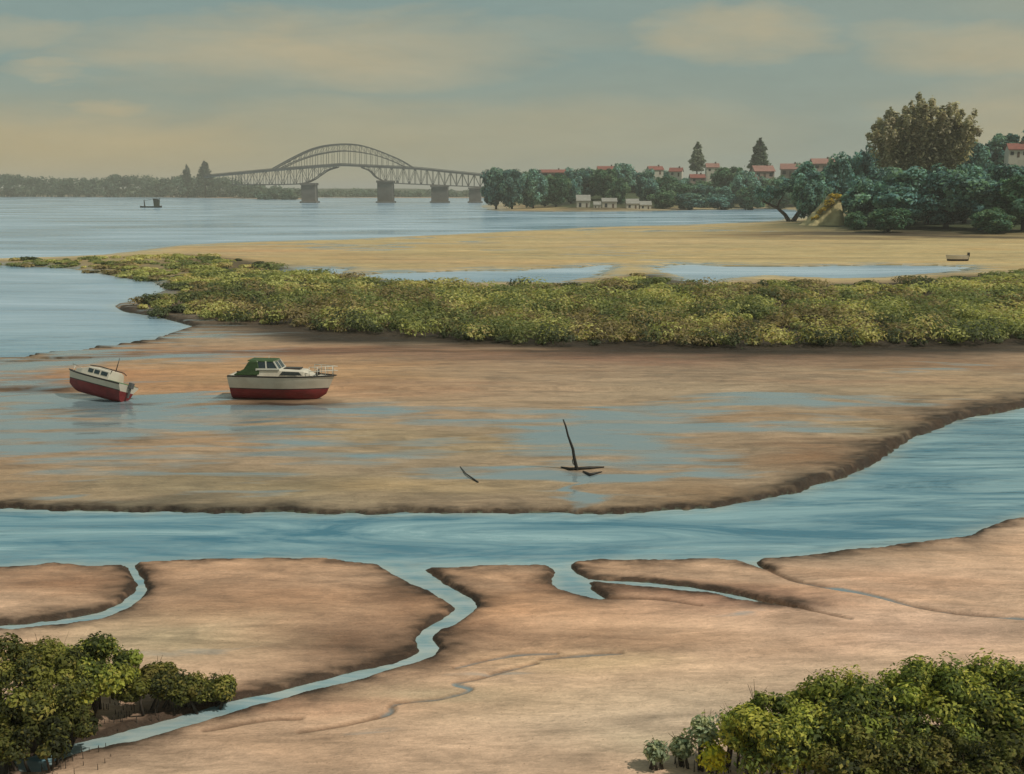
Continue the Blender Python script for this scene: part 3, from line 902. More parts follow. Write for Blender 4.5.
# ------------------------------------------------------------------ the bridge
def bridge():
    Y = 1150.0
    x0 = at_depth(345, 200, Y).x
    r = thing('arch_bridge', 'long grey steel truss bridge with a high central arch across the far water', 'bridge', (x0, Y, 0))
    def pt(p, off=0.0):
        v = at_depth(p[0], p[1], Y)
        return Vector((v.x - x0, off, v.z))
    deck = smooth_line([(205, 176.6), (250, 172.3), (285, 169.2), (333, 165.6), (345, 165.2), (368, 166.3), (415, 168.6), (450, 172), (490, 176)], 8)
    outer = smooth_line([(274, 168.6), (286, 162), (298, 155.7), (312, 149.5), (327, 145.7), (345, 144.3), (360, 145.4), (374, 149.3), (390, 155.5), (402, 161), (413, 167.6)], 4)
    inner = smooth_line([(282, 168), (300, 160), (320, 154), (345, 151), (372, 154.5), (392, 161), (406, 167.6)], 6)
    lowl = smooth_line([(234, 184.6), (270, 184.6), (300, 183.8), (312, 180.5), (320, 175.5), (328, 170.2), (338, 167)], 5)
    lowr = smooth_line([(362, 167.6), (370, 171), (376, 177), (384, 181), (396, 183.2), (430, 184.8), (486, 187.2)], 5)
    ity = lambda c, x: float(np.interp(x, c[:, 0], c[:, 1]))
    mb = MB()
    for a, b in zip(deck[:-1], deck[1:]):
        mb.bar(pt(a), pt(b), 15.0, 2.0)
    mb.build('deck', STEEL, r)
    for off in (-7.3, 7.3):
        rl = MB()
        for a, b in zip(deck[:-1], deck[1:]):
            rl.bar(pt((a[0], a[1] - 1.6), off), pt((b[0], b[1] - 1.6), off), 0.3, 0.35)
        rl.build('railing', STEEL, r)
    for off in (-6.5, 6.5):
        m = MB()
        for c, wd in ((outer, 1.25), (inner, 0.85)):
            for a, b in zip(c[:-1], c[1:]): m.bar(pt(a, off), pt(b, off), 0.9, wd)
        xs = np.linspace(284, 404, 23)
        for i, x in enumerate(xs):
            m.bar(pt((x, ity(outer, x)), off), pt((x, ity(inner, x)), off), 0.45, 0.45)
            m.bar(pt((x, ity(inner, x)), off), pt((x, ity(deck, x)), off), 0.42, 0.42)
            if i < len(xs) - 1:
                x2 = xs[i + 1]
                a, b = (x, x2) if x < 345 else (x2, x)
                m.bar(pt((a, ity(inner, a)), off), pt((b, ity(outer, b)), off), 0.3, 0.3)
        m.build('arch_truss', STEEL, r)
    for c in (lowl, lowr):
        for off in (-6.5, 6.5):
            m = MB()
            for a, b in zip(c[:-1], c[1:]): m.bar(pt(a, off), pt(b, off), 0.9, 1.0)
            xs = np.linspace(c[0, 0], c[-1, 0], int((c[-1, 0] - c[0, 0]) / 5.6))
            for i, x in enumerate(xs):
                m.bar(pt((x, ity(deck, x)), off), pt((x, ity(c, x)), off), 0.5, 0.5)
                if i < len(xs) - 1:
                    x2 = xs[i + 1]
                    a, b = (x, x2) if i % 2 else (x2, x)
                    m.bar(pt((a, ity(deck, a)), off), pt((b, ity(c, b)), off), 0.4, 0.4)
            m.build('deck_truss', STEEL, r)
    for a, b, top in ((302, 317.5, 183), (377.5, 394.5, 180.5), (431, 449, 185.2), (468.5, 482, 187.3)):
        A0, B0 = pt((a, 200)), pt((b, 200))
        zt = pt((a, top)).z
        m = MB()
        m.box(A0.x, B0.x, -9, 9, zt - 2.2, zt)
        wx = (B0.x - A0.x)
        m.box(A0.x + 0.8, B0.x - 0.8, -7.5, 7.5, -3, zt - 2.2)
        m.box(A0.x - 0.6, B0.x + 0.6, -10.5, 10.5, -3, 1.6)
        m.build('pier', CONCRETE, r, bevel=0.3)


bridge()

# ------------------------------------------------------------------ headland: trees, houses, sheds
ROOF_RED = paint('red_roof', (0.25, 0.085, 0.065), 0.8, 0.25, 0.6)
ROOF_PINK = paint('faded_pink_roof', (0.30, 0.155, 0.125), 0.8, 0.2, 0.6)
WALL_WHITE = paint('white_weatherboard', (0.55, 0.51, 0.43), 0.7, 0.1, 0.5)
WALL_PINK = paint('pale_pink_plaster', (0.36, 0.27, 0.225), 0.8, 0.12, 0.5)
ROOF_GREY = paint('grey_iron_roof', (0.30, 0.29, 0.26), 0.6, 0.2, 0.6)
GLASSD = paint('dark_window_glass', (0.03, 0.035, 0.04), 0.15, 0.2, 0.5, dirt_amt=0.0)
DOORM = paint('brown_door_paint', (0.10, 0.06, 0.04), 0.6, 0.2, 1.0)


def house(px, d, base_row, wpx, hpx, roof, wall, label, group, name='house', ry=0.0, deep=0.7, cat='house', roof_k=0.45):
    if cat == 'house': base_row, wpx, hpx = base_row + 0.6, wpx * 0.82, hpx * 0.88
    b = at_depth(px, base_row, d)
    z0 = zat(b.x, d)
    wdt = wpx * d / F
    hh = hpx * d / F
    base = b.z
    r = thing(name, label, cat, (b.x, d, min(z0, base)), ry, group)
    zb = base - min(z0, base)
    hw, dp = wdt / 2, wdt * deep / 2
    eave = zb + hh * (1 - roof_k)
    top = zb + hh
    wb = MB().box(-hw, hw, -dp, dp, -1.0, eave)
    v = [(sx_ * (hw - 0.02), yy, zz_) for sx_ in (-1, 1) for yy, zz_ in ((-dp, eave), (dp, eave), (0, top - 0.1))]
    wb.add(v, [(0, 1, 2), (5, 4, 3), (0, 3, 4, 1), (1, 4, 5, 2), (2, 5, 3, 0)]).build('wall', wall, r)
    ov = hw * 0.1
    th = 0.25
    rb = MB()
    # ridge along x so that the roof slope faces the water
    ex = hw + ov
    for sgn in (-1, 1):
        v = [(-ex, sgn * (dp + ov), eave - th * 0.3), (ex, sgn * (dp + ov), eave - th * 0.3), (ex, 0, top), (-ex, 0, top),
             (-ex, sgn * (dp + ov), eave + th), (ex, sgn * (dp + ov), eave + th), (ex, 0, top + th), (-ex, 0, top + th)]
        rb.add(v, [(0, 1, 2, 3), (4, 5, 6, 7), (0, 1, 5, 4), (1, 2, 6, 5), (2, 3, 7, 6), (3, 0, 4, 7)])
    rb.build('roof', roof, r)
    if cat == 'house': MB().box(hw * 0.4, hw * 0.4 + 1.1, -0.5, 0.6, eave, top + 1.3).build('chimney', DOORM, r)
    nw = 3 if wpx > 14 else 2
    for i in range(nw):
        xx = -hw + wdt * (i + 0.5) / nw
        wz = zb + (eave - zb) * 0.55
        ww, wh = wdt * 0.09, (eave - zb) * 0.24
        if i == 1:
            MB().box(xx - ww * 0.7, xx + ww * 0.7, -dp - 0.06, -dp + 0.02, zb + 0.02, zb + (eave - zb) * 0.75).build('door', DOORM, r)
        else:
            MB().box(xx - ww, xx + ww, -dp - 0.05, -dp + 0.02, wz - wh, wz + wh).build('window', GLASSD, r)
    return r


HG = 'houses on the ridge'
house(553, 930, 176, 30, 7.5, ROOF_RED, WALL_PINK, 'long low red roofed house behind the trees nearest the bridge', HG)
house(607, 930, 174, 22, 9, ROOF_RED, WALL_WHITE, 'white house with a rust red roof peeping over the headland trees', HG)
house(632, 880, 181, 12, 11, ROOF_PINK, WALL_WHITE, 'small white house with a bright pink roof standing lowest among the trees', HG, ry=0.3)
house(655, 930, 174, 17, 9, ROOF_RED, WALL_WHITE, 'white walled red roofed house between the pink roofed cottage and pale pine', HG, ry=0.2)
house(676, 900, 176, 15, 9.5, ROOF_RED, WALL_WHITE, 'square white house just left of the pale pine', HG, ry=-0.3)
house(697, 850, 182, 17, 9, ROOF_RED, WALL_PINK, 'pink walled house with a dark red roof below the pale pine', HG)
house(712, 930, 172, 15, 10, ROOF_PINK, WALL_WHITE, 'cream house with faded roof just right of the pale pine', HG)
house(762, 880, 178, 24, 14, ROOF_PINK, WALL_PINK, 'pale pink house directly below the dark conical pine', HG, ry=0.15)
house(790, 860, 176, 22, 14, ROOF_PINK, WALL_PINK, 'tall pink house between the dark pine and the shore trees', HG, ry=-0.2)
house(822, 840, 170, 26, 13, ROOF_PINK, WALL_PINK, 'long faded pink roof showing above the forked shore tree', HG)
house(982, 520, 160, 16, 11, ROOF_RED, WALL_WHITE, 'small red roofed house between the brown tree and the dark hilltop trees', HG, ry=0.2)
house(1016, 500, 157, 22, 15, ROOF_RED, WALL_WHITE, 'white house with a broad bright red roof on the right hilltop', HG, ry=-0.1)

SG = 'boat sheds along the headland shore'
house(583, 735, 209.6, 13, 14, ROOF_GREY, WALL_WHITE, 'tallest pale boat shed at the water, nearest the bridge', SG, 'boat_shed', deep=0.9, cat='shed', roof_k=0.4)
house(597, 730, 209, 7, 7, ROOF_GREY, WALL_WHITE, 'tiny pale hut squeezed between two larger boat sheds', SG, 'boat_shed', deep=0.9, cat='shed')
house(609, 735, 209.6, 14, 11, ROOF_GREY, WALL_WHITE, 'broad square white boat shed beside the tiny hut', SG, 'boat_shed', deep=0.8, cat='shed', roof_k=0.3)
house(632, 735, 209.4, 12, 10, ROOF_GREY, WALL_WHITE, 'small grey roofed shed under the bright pink roofed cottage', SG, 'boat_shed', deep=0.9, cat='shed')
house(645, 735, 209.6, 11, 8, ROOF_GREY, WALL_WHITE, 'low pale shed farthest right in the row of boat sheds', SG, 'boat_shed', deep=0.9, cat='shed')

HT = 'trees on the headland'
heads = [
    (526, 900, 173, 30, GREEN[2], 'faint ridge tree behind the dense dark headland tip trees'),
    (588, 930, 169, 30, GREEN[0], 'ridge tree between the long low red roof and the rust red roof'),
    (641, 920, 172, 22, GREEN[1], 'ridge tree standing behind the bright pink roofed cottage'),
    (664, 940, 171, 20, TEAL[1], 'ridge tree between the two white ridge houses'),
    (685, 900, 178, 22, TEAL[0], 'tree between the square white house and the dark red roofed house'),
    (640, 850, 183, 26, TEAL[2], 'tree hiding the walls of the bright pink roofed cottage'),
    (600, 860, 176, 26, MIXD[0], 'dark tree below the rust red roof'),
    (672, 850, 180, 28, TEAL[0], 'tree below the gap between the two white ridge houses'),
    (700, 830, 181, 24, GREEN[2], 'pale tree in front of the dark red roofed pink house'),
    (765, 830, 177, 32, TEAL[2], 'tree hiding the foot of the pink house under the dark pine'),
    (800, 800, 170, 32, GREEN[0], 'tree below the long faded pink roof'),
    (545, 800, 177, 26, TEAL[1], 'tree hiding the foot of the long low red roofed house'),
    # px, d, top, width, proto, label
    (496, 760, 168, 26, MIXD[0], 'dark rounded tree at the headland tip against the end of the bridge'),
    (512, 750, 169, 24, MIXD[1], 'dense dark tree second in from the headland tip'),
    (533, 755, 169.5, 26, TEAL[0], 'deep green tree left of the tallest boat shed and below the long red roof'),
    (556, 770, 174, 26, GREEN[0], 'mid green tree in front of the long low red roofed house'),
    (571, 800, 170, 22, TEAL[1], 'dark tree rising just left of the tallest boat shed'),
    (588, 820, 168, 26, TEAL[2], 'rounded tree directly behind the tallest boat shed'),
    (604, 800, 167, 24, GREEN[1], 'tree behind the tiny hut and broad white boat shed'),
    (622, 860, 163.5, 24, TEAL[0], 'tallest tree of the headland, left of the bright pink roofed cottage'),
    (620, 770, 179, 18, GREEN[2], 'low bushy tree between the broad white shed and grey roofed shed'),
    (647, 790, 171, 22, TEAL[1], 'tree just right of the bright pink roofed cottage'),
    (664, 800, 176, 24, GREEN[0], 'mid green tree below the square white house'),
    (683, 790, 182, 26, GREEN[1], 'spreading low tree below the dark red roofed pink house'),
    (662, 745, 190, 24, GREEN[2], 'low shore scrub tree right of the boat sheds'),
    (705, 780, 184, 26, TEAL[2], 'low tree at the shore below the pale pine'),
    (690, 740, 193, 26, MIXD[0], 'dark scrubby tree touching the shore below the pink walled house'),
    (728, 830, 165, 30, GREEN[1], 'broad pale green tree between the two ridge pines'),
    (744, 790, 171, 26, TEAL[0], 'rounded tree below the dark conical pine, left of the pink houses'),
    (722, 740, 188, 28, TEAL[1], 'shore tree below the broad pale green ridge tree'),
    (752, 735, 186, 30, GREEN[0], 'shore tree left of the forked tree on the sand'),
    (780, 780, 177, 28, GREEN[2], 'tree below the tall pink house, behind the forked tree'),
]
for px, d, top, wd, pr, lb in heads:
    put_tree(pr, px, d, top, wd, lb, HT)

# the near shore on the right
RT = 'trees behind the sand spit'
near = [
    (812, 420, 172, 34, TEAL[0], 'blue green tree rising behind the forked shore tree'),
    (838, 440, 157, 34, TEAL[1], 'tall blue green tree above the sandy bank'),
    (862, 450, 146, 32, TEAL[2], 'tallest blue green tree, touching the left of the brown tree'),
    (868, 345, 180, 46, TEAL[0], 'broad blue green tree just right of the sandy bank'),
    (905, 330, 171, 58, TEAL[1], 'broad dark tree directly below the brown tree'),
    (948, 325, 172, 58, MIXD[0], 'darkest rounded shore tree, left of the dinghy'),
    (985, 318, 176, 56, TEAL[2], 'broad shore tree directly behind the beached dinghy'),
    (1026, 310, 172, 60, GREEN[1], 'grey green shore tree below the broad red roof'),
    (886, 360, 168, 44, MIXD[0], 'dark teal tree wedged under the left edge of the brown tree'),
    (928, 345, 166, 50, TEAL[2], 'rounded teal tree directly under the middle of the brown tree'),
    (966, 345, 165, 46, TEAL[0], 'teal tree under the right edge of the brown tree'),
    (1003, 345, 164, 50, MIXD[1], 'dark tree below the hilltop houses and above the beached dinghy'),
    (1040, 340, 165, 50, TEAL[1], 'teal tree below the broad red roof at the far right'),
    (930, 420, 160, 60, TEAL[0], 'tree half hidden behind the crown of the brown tree'),
    (965, 450, 141, 38, MIXD[1], 'dark hilltop tree between the brown tree and small red roof'),
    (1000, 520, 134, 36, MIXD[0], 'dark domed tree behind the two hilltop houses'),
    (1034, 540, 128, 50, TEAL[1], 'dark tree above the broad red roof on the hill'),
    (858, 325, 212, 20, GREEN[2], 'low grey green shrubby tree at the foot of the sandy bank'),
    (890, 312, 208, 36, GREEN[0], 'low shrubby tree at the sand edge below the broad dark tree'),
    (995, 302, 209, 36, GREEN[2], 'low pale shrubby tree at the sand edge by the dinghy'),
]
for px, d, top, wd, pr, lb in near:
    put_tree(pr, px, d, top, wd, lb, RT, zmin=0)


def brown_tree():
    rng = np.random.RandomState(77)
    d = 370.0
    b = at_depth(918, 200, d)
    z0 = zat(b.x, d)
    r = thing('feathery_tree', 'tall brown green tree with upright feathery plumes above the shore trees', 'tree', (b.x, d, z0))
    L = []
    k = d / F
    cz = lambda row: at_depth(918, row, d).z - z0
    for i in range(96):                      # plumes fanning upward and outward
        a = -1 + 2 * ((i * 37) % 96 + rng.rand()) / 96
        px = 918 + a * 44
        toprow = 103 + 28 * abs(a) ** 2.0 + rng.uniform(-1, 13)
        lo = rng.uniform(150, 170)
        dy = rng.uniform(-12, 12)
        for t in np.linspace(0, 1, 5):
            q = 918 + (px - 918) * (0.72 + 0.28 * t)
            row = lo + (toprow - lo) * t
            rr = (3.1 * (1 - t * 0.62)) * rng.uniform(0.8, 1.2)
            L.append([(q - 918) * k, dy * (0.5 + 0.5 * t), cz(row), rr * 0.95, rr, rr * 1.55])
    for px, row in ((966, 113), (960, 122), (911, 97), (880, 124), (887, 112)):
        L.append([(px - 918) * k, rng.uniform(-3, 3), cz(row), 1.0, 1.0, 1.7])
    V, Fc, C = leaf_cloud(rng, L, 46, 0.95, PAL_BROWN, updir=0.8, fill=0.3)
    mesh_obj('crown', V, Fc, LEAF, parent=r, cols=C)
    mb = MB()
    hz_ = cz(150)
    mb.tube([(0, 0, -1), (0.2, 0, hz_ * 0.5), (0.5, 0, hz_)], [1.0, 0.8, 0.55], 9)
    for i in range(16):
        e = L[rng.randint(0, len(L) - 5)]
        mb.tube([(0.2, 0, hz_ * 0.6), ((e[0]) * 0.5, e[1] * 0.5, (hz_ + e[2]) * 0.48), (e[0], e[1], e[2])], [0.45, 0.3, 0.08], 6)
    mb.build('trunk', BARK, r, True)


brown_tree()


def forked_tree():
    rng = np.random.RandomState(78)
    g0 = ground(791, 222.5)
    d = g0[1]
    k = d / F
    r = thing('forked_tree', 'dark leaning shore tree forking low over the sand at the left of the trees', 'tree', (g0[0], d, zat(*g0)))
    cz = lambda row: at_depth(791, row, d).z
    mb = MB()
    P = lambda px, row, dy=0.0: ((px - 791) * k, dy, cz(row))
    mb.tube([P(790, 224), P(785, 216), P(777, 209), P(766, 204), P(757, 199)], [0.95, 0.75, 0.6, 0.45, 0.2], 8)
    mb.tube([P(792, 224), P(798, 214), P(803, 207), P(813, 201), P(824, 192)], [1.05, 0.85, 0.7, 0.5, 0.2], 8)
    mb.tube([P(777, 209), P(779, 202), P(784, 194)], [0.45, 0.35, 0.15], 7)
    mb.tube([P(803, 207, 0.3), P(800, 199, 1), P(804, 188, 1)], [0.5, 0.35, 0.15], 7)
    mb.tube([P(768, 205), P(772, 199), P(771, 194)], [0.3, 0.22, 0.1], 6)
    mb.build('trunk', BARK, r, True)
    L = []
    for (px, row, w, h, n) in ((766, 194, 12, 6, 8), (784, 186, 16, 9, 12), (805, 179, 22, 14, 22), (822, 174, 16, 12, 14), (828, 186, 12, 7, 8), (806, 190, 18, 5, 8), (800, 168, 10, 7, 6), (763, 198, 7, 3, 6), (774, 195, 9, 4, 6)):
        for i in range(n):
            a = rng.normal(size=3); a /= np.linalg.norm(a); a *= rng.uniform(0.4, 1)
            rr = rng.uniform(1.2, 2.4)
            L.append([(px - 791 + a[0] * w) * k, a[1] * 5, cz(row + a[2] * h), rr * 1.1, rr, rr * 0.8])
    V, Fc, C = leaf_cloud(rng, L, 80, 0.85, PAL_TEAL, fill=0.4)
    mesh_obj('crown', V, Fc, LEAF, parent=r, cols=C)


forked_tree()


def sandy_bank():
    """steep bare sand face with yellow scrub on its lip"""
    rng = np.random.RandomState(5)
    d = 352.0
    c = at_depth(828, 229, d)
    k = d / F
    nx, ny = 60, 50
    V = []
    for j in range(ny):
        for i in range(nx):
            u, v = i / (nx - 1) * 2 - 1, j / (ny - 1)
            x = u * 30 * k
            y = v * 22 - 6
            ridge = np.interp(u * 30, [-30, -22, -12, 0, 8, 13, 16, 18, 21], [0, 0.8, 3.6, 7.6, 10.8, 11.2, 9.0, 4.0, 0]) + 0.6 * (fbm(np.array([x * 0.6]), np.array([3.0]))[0] - 0.5)
            z = ridge * float(sstep(np.array([y + (fbm(np.array([x * 0.35]), np.array([y * 0.35]))[0] - 0.5) * 4]), -5.5, 8.0)[0])
            if v > 0.8: z *= (1 - (v - 0.8) / 0.2)
            V.append((x, y, z - 0.4 + 1.3 * (fbm(np.array([x * 0.8 + 5]), np.array([y * 0.3]), 4)[0] - 0.5)))
    idx = np.arange(nx * ny).reshape(ny, nx)
    Fc = np.stack([idx[:-1, :-1], idx[:-1, 1:], idx[1:, 1:], idx[1:, :-1]], -1).reshape(-1, 4)
    m = paint('bare_sand', (0.40, 0.335, 0.17), 0.9, 0.25, 0.35, (0.24, 0.17, 0.08), 0.45)
    o = mesh_obj('sand_bank', V, Fc, m, smooth=True)
    o.location = (c.x, d, 0.3); o.scale = (1.0, 1.0, 1.05)
    o['kind'] = 'structure'
    L = []
    for i in range(34):
        t = rng.rand() ** 0.6
        px = 816 + 27 * t
        zr = np.interp(px - 828, [-12, 0, 8, 13, 16, 18], [3.6, 7.6, 10.8, 11.2, 9.0, 6.0]) * 1.05 + 0.1
        L.append([(px - 828) * k, rng.uniform(2.5, 7.5), zr * rng.uniform(0.86, 1.0), 0.8, 0.9, 0.6])
    V, Fc, C = leaf_cloud(rng, L, 50, 0.5, P3((176, 152, 56), (150, 130, 50), (120, 104, 50)), fill=0.3)
    r = mesh_obj('gorse_shrub', V, Fc, LEAF, cols=C)
    r.location = (c.x, d, 0)
    tag(r, 'yellow flowering scrub along the top of the bare sandy bank', 'shrub')
    rk = np.random.RandomState(9)


sandy_bank()

# ------------------------------------------------------------------ salt marsh: one mass of low shrubs
def marsh():
    rng = np.random.RandomState(99)
    n = 6000
    y = np.exp(rng.uniform(math.log(86), math.log(222), n))
    x = rng.uniform(-0.62, 0.66, n) * y
    P = np.stack([x, y], 1)
    sd = poly_sd(P, MARSH)
    edge = (fbm(x / 7, y / 7, 3) - 0.5) * 6
    ok = sd > 0.4 + np.maximum(edge, -0.2)
    P, sd = P[ok], sd[ok]
    z = land(P)[0]
    ok = z > -0.05
    P, sd, z = P[ok], sd[ok], z[ok]
    D = np.hypot(P[:, 0], P[:, 1])
    m = len(P)
    left = sstep(P[:, 0] / P[:, 1] * F + 512, 40, 330)
    big = rng.rand(m) ** 1.8
    hgt = (0.4 + 1.9 * big) * (0.6 + 0.4 * left) * (1.0 - 0.5 * sstep(D, 115, 165))
    rad = (0.7 + 1.7 * big) * (D / 115) ** 0.5 * (0.6 + 0.4 * left)
    frontal = 1 - sstep(sd, 0.5, 5)
    L, per, kind, size = [], [], [], []
    p1 = fbm(P[:, 0] / 10 + 3, P[:, 1] / 7, 3); p2 = fbm(P[:, 0] / 13 + 70, P[:, 1] / 9, 3)
    pals = [P3((132, 134, 62), (150, 148, 74), (116, 120, 58)), P3((98, 106, 54), (82, 92, 50), (110, 112, 58)), P3((160, 154, 80), (144, 140, 72), (150, 132, 74)), P3((112, 98, 60), (128, 112, 66), (96, 86, 54)), P3((64, 72, 44), (74, 80, 48), (56, 62, 40))]
    V_, F_, C_ = [], [], []
    off = 0
    pick = np.where(rng.rand(m) < 0.35, rng.randint(0, 5, m), np.where(p1 > 0.56, 1, np.where(p2 > 0.57, 3, np.where(p1 < 0.42, 2, 0))))
    pick = np.where((frontal > 0.6) & (rng.rand(m) < 0.35), 4, pick)
    for kd in range(5):
        q = np.where(pick == kd)[0]
        lob, pr, sz = [], [], []
        for i in q:
            k = 2 + int(4 * big[i])
            for a in range(k):
                an = rng.uniform(0, 6.28); rr = rad[i] * (0.55 if k > 2 else 0.4) * rng.uniform(0.3, 1)
                s_ = rng.uniform(0.5, 0.85)
                lob.append([P[i, 0] + math.cos(an) * rr, P[i, 1] + math.sin(an) * rr, z[i] + hgt[i] * (0.55 + 0.12 * frontal[i]) * rng.uniform(0.75, 1.1), rad[i] * s_, rad[i] * s_, hgt[i] * 0.42])
                pr.append(int(15 + 26 * s_)); sz.append(0.25 * (D[i] / 110) ** 0.85)
        V, Fc, C = leaf_cloud(rng, lob, pr, sz, (pals[kd] * 0.8 + pals[kd].mean(1, keepdims=True) * 0.2) * 1.08, updir=1.0, fill=0.6, jig=0.24, var=0.09)
        V_.append(V); F_.append(Fc + off); C_.append(C); off += len(V)
    o = mesh_obj('marsh_vegetation', np.vstack(V_), np.vstack(F_), LEAF, cols=np.vstack(C_))
    tag(o, 'band of low olive green mangrove and marsh scrub between sand spit and mudflat', 'marsh scrub', kind='stuff')


marsh()

# ------------------------------------------------------------------ mangroves in the foreground
ROOT_SPOTS = []


def mangrove(px, base_row, top_row, wid_px, label, pal, seed, group, name='mangrove_bush', leaf=0.08, dens=2.3, depth=1.0, d=None):
    rng = np.random.RandomState(seed)
    g0 = ground(px, base_row) if d is None else np.array([at_depth(px, base_row, d).x, d])
    z0 = zat(*g0)
    dd = math.hypot(*g0)
    k = dd / F
    wd = wid_px * k
    top = at_depth(px, top_row, g0[1] ).z
    hh = top - z0
    r = thing(name, label, 'mangrove', (g0[0], g0[1], z0), 0, group)
    n = int(30 + 16 * wd * hh / 2)
    L = []
    for i in range(n):
        a = rng.uniform(0, 2 * math.pi); q = rng.uniform(0.1, 1) ** 0.5 * 0.88
        e = math.sqrt(max(0.02, 1 - q * q))
        zc = hh * (0.42 + 0.46 * e * rng.uniform(0.15, 1.0))
        rr = rng.uniform(0.16, 0.42) * min(1.1, 0.45 + 0.22 * hh)
        L.append([math.cos(a) * q * wd / 2, math.sin(a) * q * wd / 2 * depth, zc, rr * 1.1, rr * 1.1, rr * 0.85])
    L = np.array(L)
    V, Fc, C = leaf_cloud(rng, L, int(105 * dens), leaf * rng.uniform(0.7, 1.15, len(L)), pal * 1.1 + pal.mean(1, keepdims=True) * 0.06, updir=0.6, fill=0.35, jig=0.42, var=0.2)
    tw, tc_ = [], []
    for i in range(int(10 + wd * 9)):                     # bare twigs among the leaves, flat slivers of bark
        e = L[rng.randint(0, len(L))]
        dv = np.array([rng.normal() * 0.25, rng.normal() * 0.25, rng.uniform(0.2, 0.45)]) * min(1, 0.4 + 0.25 * hh)
        sd_ = np.cross(dv, rng.normal(size=3)); sd_ *= 0.012 / np.linalg.norm(sd_)
        a0, a1 = e[:3] - dv * 0.3, e[:3] + dv * rng.uniform(0.8, 1.25)
        tw += [a0 - sd_, a0 + sd_, a1 + sd_ * 0.3, a1 - sd_ * 0.3]
        tc_ += [lin(84, 70, 54)] * 4
    Fc = np.vstack([Fc, np.arange(len(tw)).reshape(-1, 4) + len(V)])
    V = np.vstack([V, np.array(tw)]); C = np.vstack([C, np.array(tc_)])
    mesh_obj('crown', V, Fc, LEAF, parent=r, cols=C)
    for i in range(min(14, max(4, int(wd * 4)))):
        e = L[rng.randint(0, len(L))]
        b0 = np.array([e[0] * 0.55 + rng.normal() * 0.08, e[1] * 0.55 + rng.normal() * 0.08, -0.15])
        midp = (b0 + e[:3]) / 2 + rng.normal(size=3) * 0.07
        MB().tube([b0, midp, e[:3]], [0.045, 0.032, 0.012], 6).build('stem', BARK, r, True)
    for i in range(int(wd * 26)):                        # breathing roots in the mud round the foot
        a = rng.uniform(0, 6.28); q = wd / 2 * rng.uniform(0.6, 1.4)
        p = np.array([g0[0] + math.cos(a) * q, g0[1] + math.sin(a) * q * depth])
        ROOT_SPOTS.append((p[0], p[1], rng.uniform(0.06, 0.2)))
    return r


LG = 'mangroves at the lower left'
mangrove(18, 742, 640, 150, 'tallest olive mangrove bush at the lower left', PAL_DOLIVE * 1.0, 201, LG)
mangrove(88, 718, 642, 110, 'broad olive mangrove bush right behind the tallest one at lower left', PAL_OLIVE * 0.85, 202, LG)
mangrove(150, 712, 664, 66, 'dark mid sized mangrove bush between the broad bush and the two small ones', PAL_DOLIVE * 0.75, 203, LG)
mangrove(192, 710, 676, 34, 'small dark mangrove beside the creek, left of the round pale green one', PAL_DOLIVE * 0.8, 204, LG, leaf=0.07)
mangrove(218, 706, 674, 28, 'little rounded mangrove nearest the creek at the end of the row', PAL_DOLIVE * 1.1, 205, LG, leaf=0.07)
mangrove(40, 762, 700, 110, 'low shaded mangrove bush along the creek in front of the tallest lower left bush', PAL_DOLIVE * 0.6, 206, LG, leaf=0.085)
RG = 'mangroves at the lower right'
mangrove(770, 800, 690, 110, 'bright green mangrove bush at the left end of the lower right thicket', PAL_OLIVE * 0.95, 211, RG)
mangrove(838, 790, 669, 120, 'rounded yellow green mangrove bush second from the left in the lower right thicket', PAL_OLIVE * 0.9, 212, RG)
mangrove(925, 785, 652, 120, 'tallest mangrove bush of the lower right thicket with a pale domed top', PAL_OLIVE * 1.0, 213, RG)
mangrove(995, 785, 656, 110, 'pale topped mangrove bush right of the tallest in the thicket', PAL_OLIVE * 0.85, 214, RG)
mangrove(880, 820, 715, 150, 'dark brownish mangrove bush in front of the rounded yellow green one', PAL_DOLIVE * 0.8, 215, RG)
mangrove(985, 825, 712, 150, 'dark shaded mangrove bush in front of the pale topped one at lower right', PAL_DOLIVE * 0.7, 216, RG)
mangrove(1060, 800, 664, 130, 'mangrove bush farthest right in the lower right thicket', PAL_DOLIVE * 0.9, 217, RG)
TG = 'young mangroves beside the lower right thicket'
PAL_SAP = P3((126, 136, 106), (108, 118, 94), (142, 144, 108))


def sapling(px, base_row, top_row, wid, label, pal, seed):
    mangrove(px, base_row, top_row, wid, label, pal, seed, TG, name='mangrove_sapling', leaf=0.085, dens=0.30)


sapling(702, 776, 706, 19, 'tallest slender grey green sapling left of the thicket', PAL_SAP, 221)
sapling(681, 774, 735, 13, 'small thin sapling second from the left of the saplings', PAL_SAP, 222)
sapling(656, 776, 741, 11, 'smallest sapling standing farthest out on the sand', PAL_SAP * 0.8, 223)
sapling(712, 790, 740, 15, 'bright yellow leaved sapling in front of the tallest slender one', P3((176, 164, 40), (150, 148, 44), (120, 126, 50)), 224)
sapling(736, 775, 700, 26, 'leafy grey green sapling touching the left end of the thicket', PAL_SAP * 0.9, 225)

def breathing_roots():
    q = np.array(ROOT_SPOTS)
    zs = land(q[:, :2])[0]
    mb = MB()
    for (x, y, h), z in zip(q, zs):
        if z > 0.02: mb.tube([(x, y, z - 0.04), (x + random.uniform(-.012, .012), y, z + h)], [0.012, 0.006], 5, cap=False)
    tag(mb.build('breathing_roots', BARK), 'short dark breathing roots poking from the mud around the foreground mangroves', 'mangrove roots', kind='stuff')


breathing_roots()

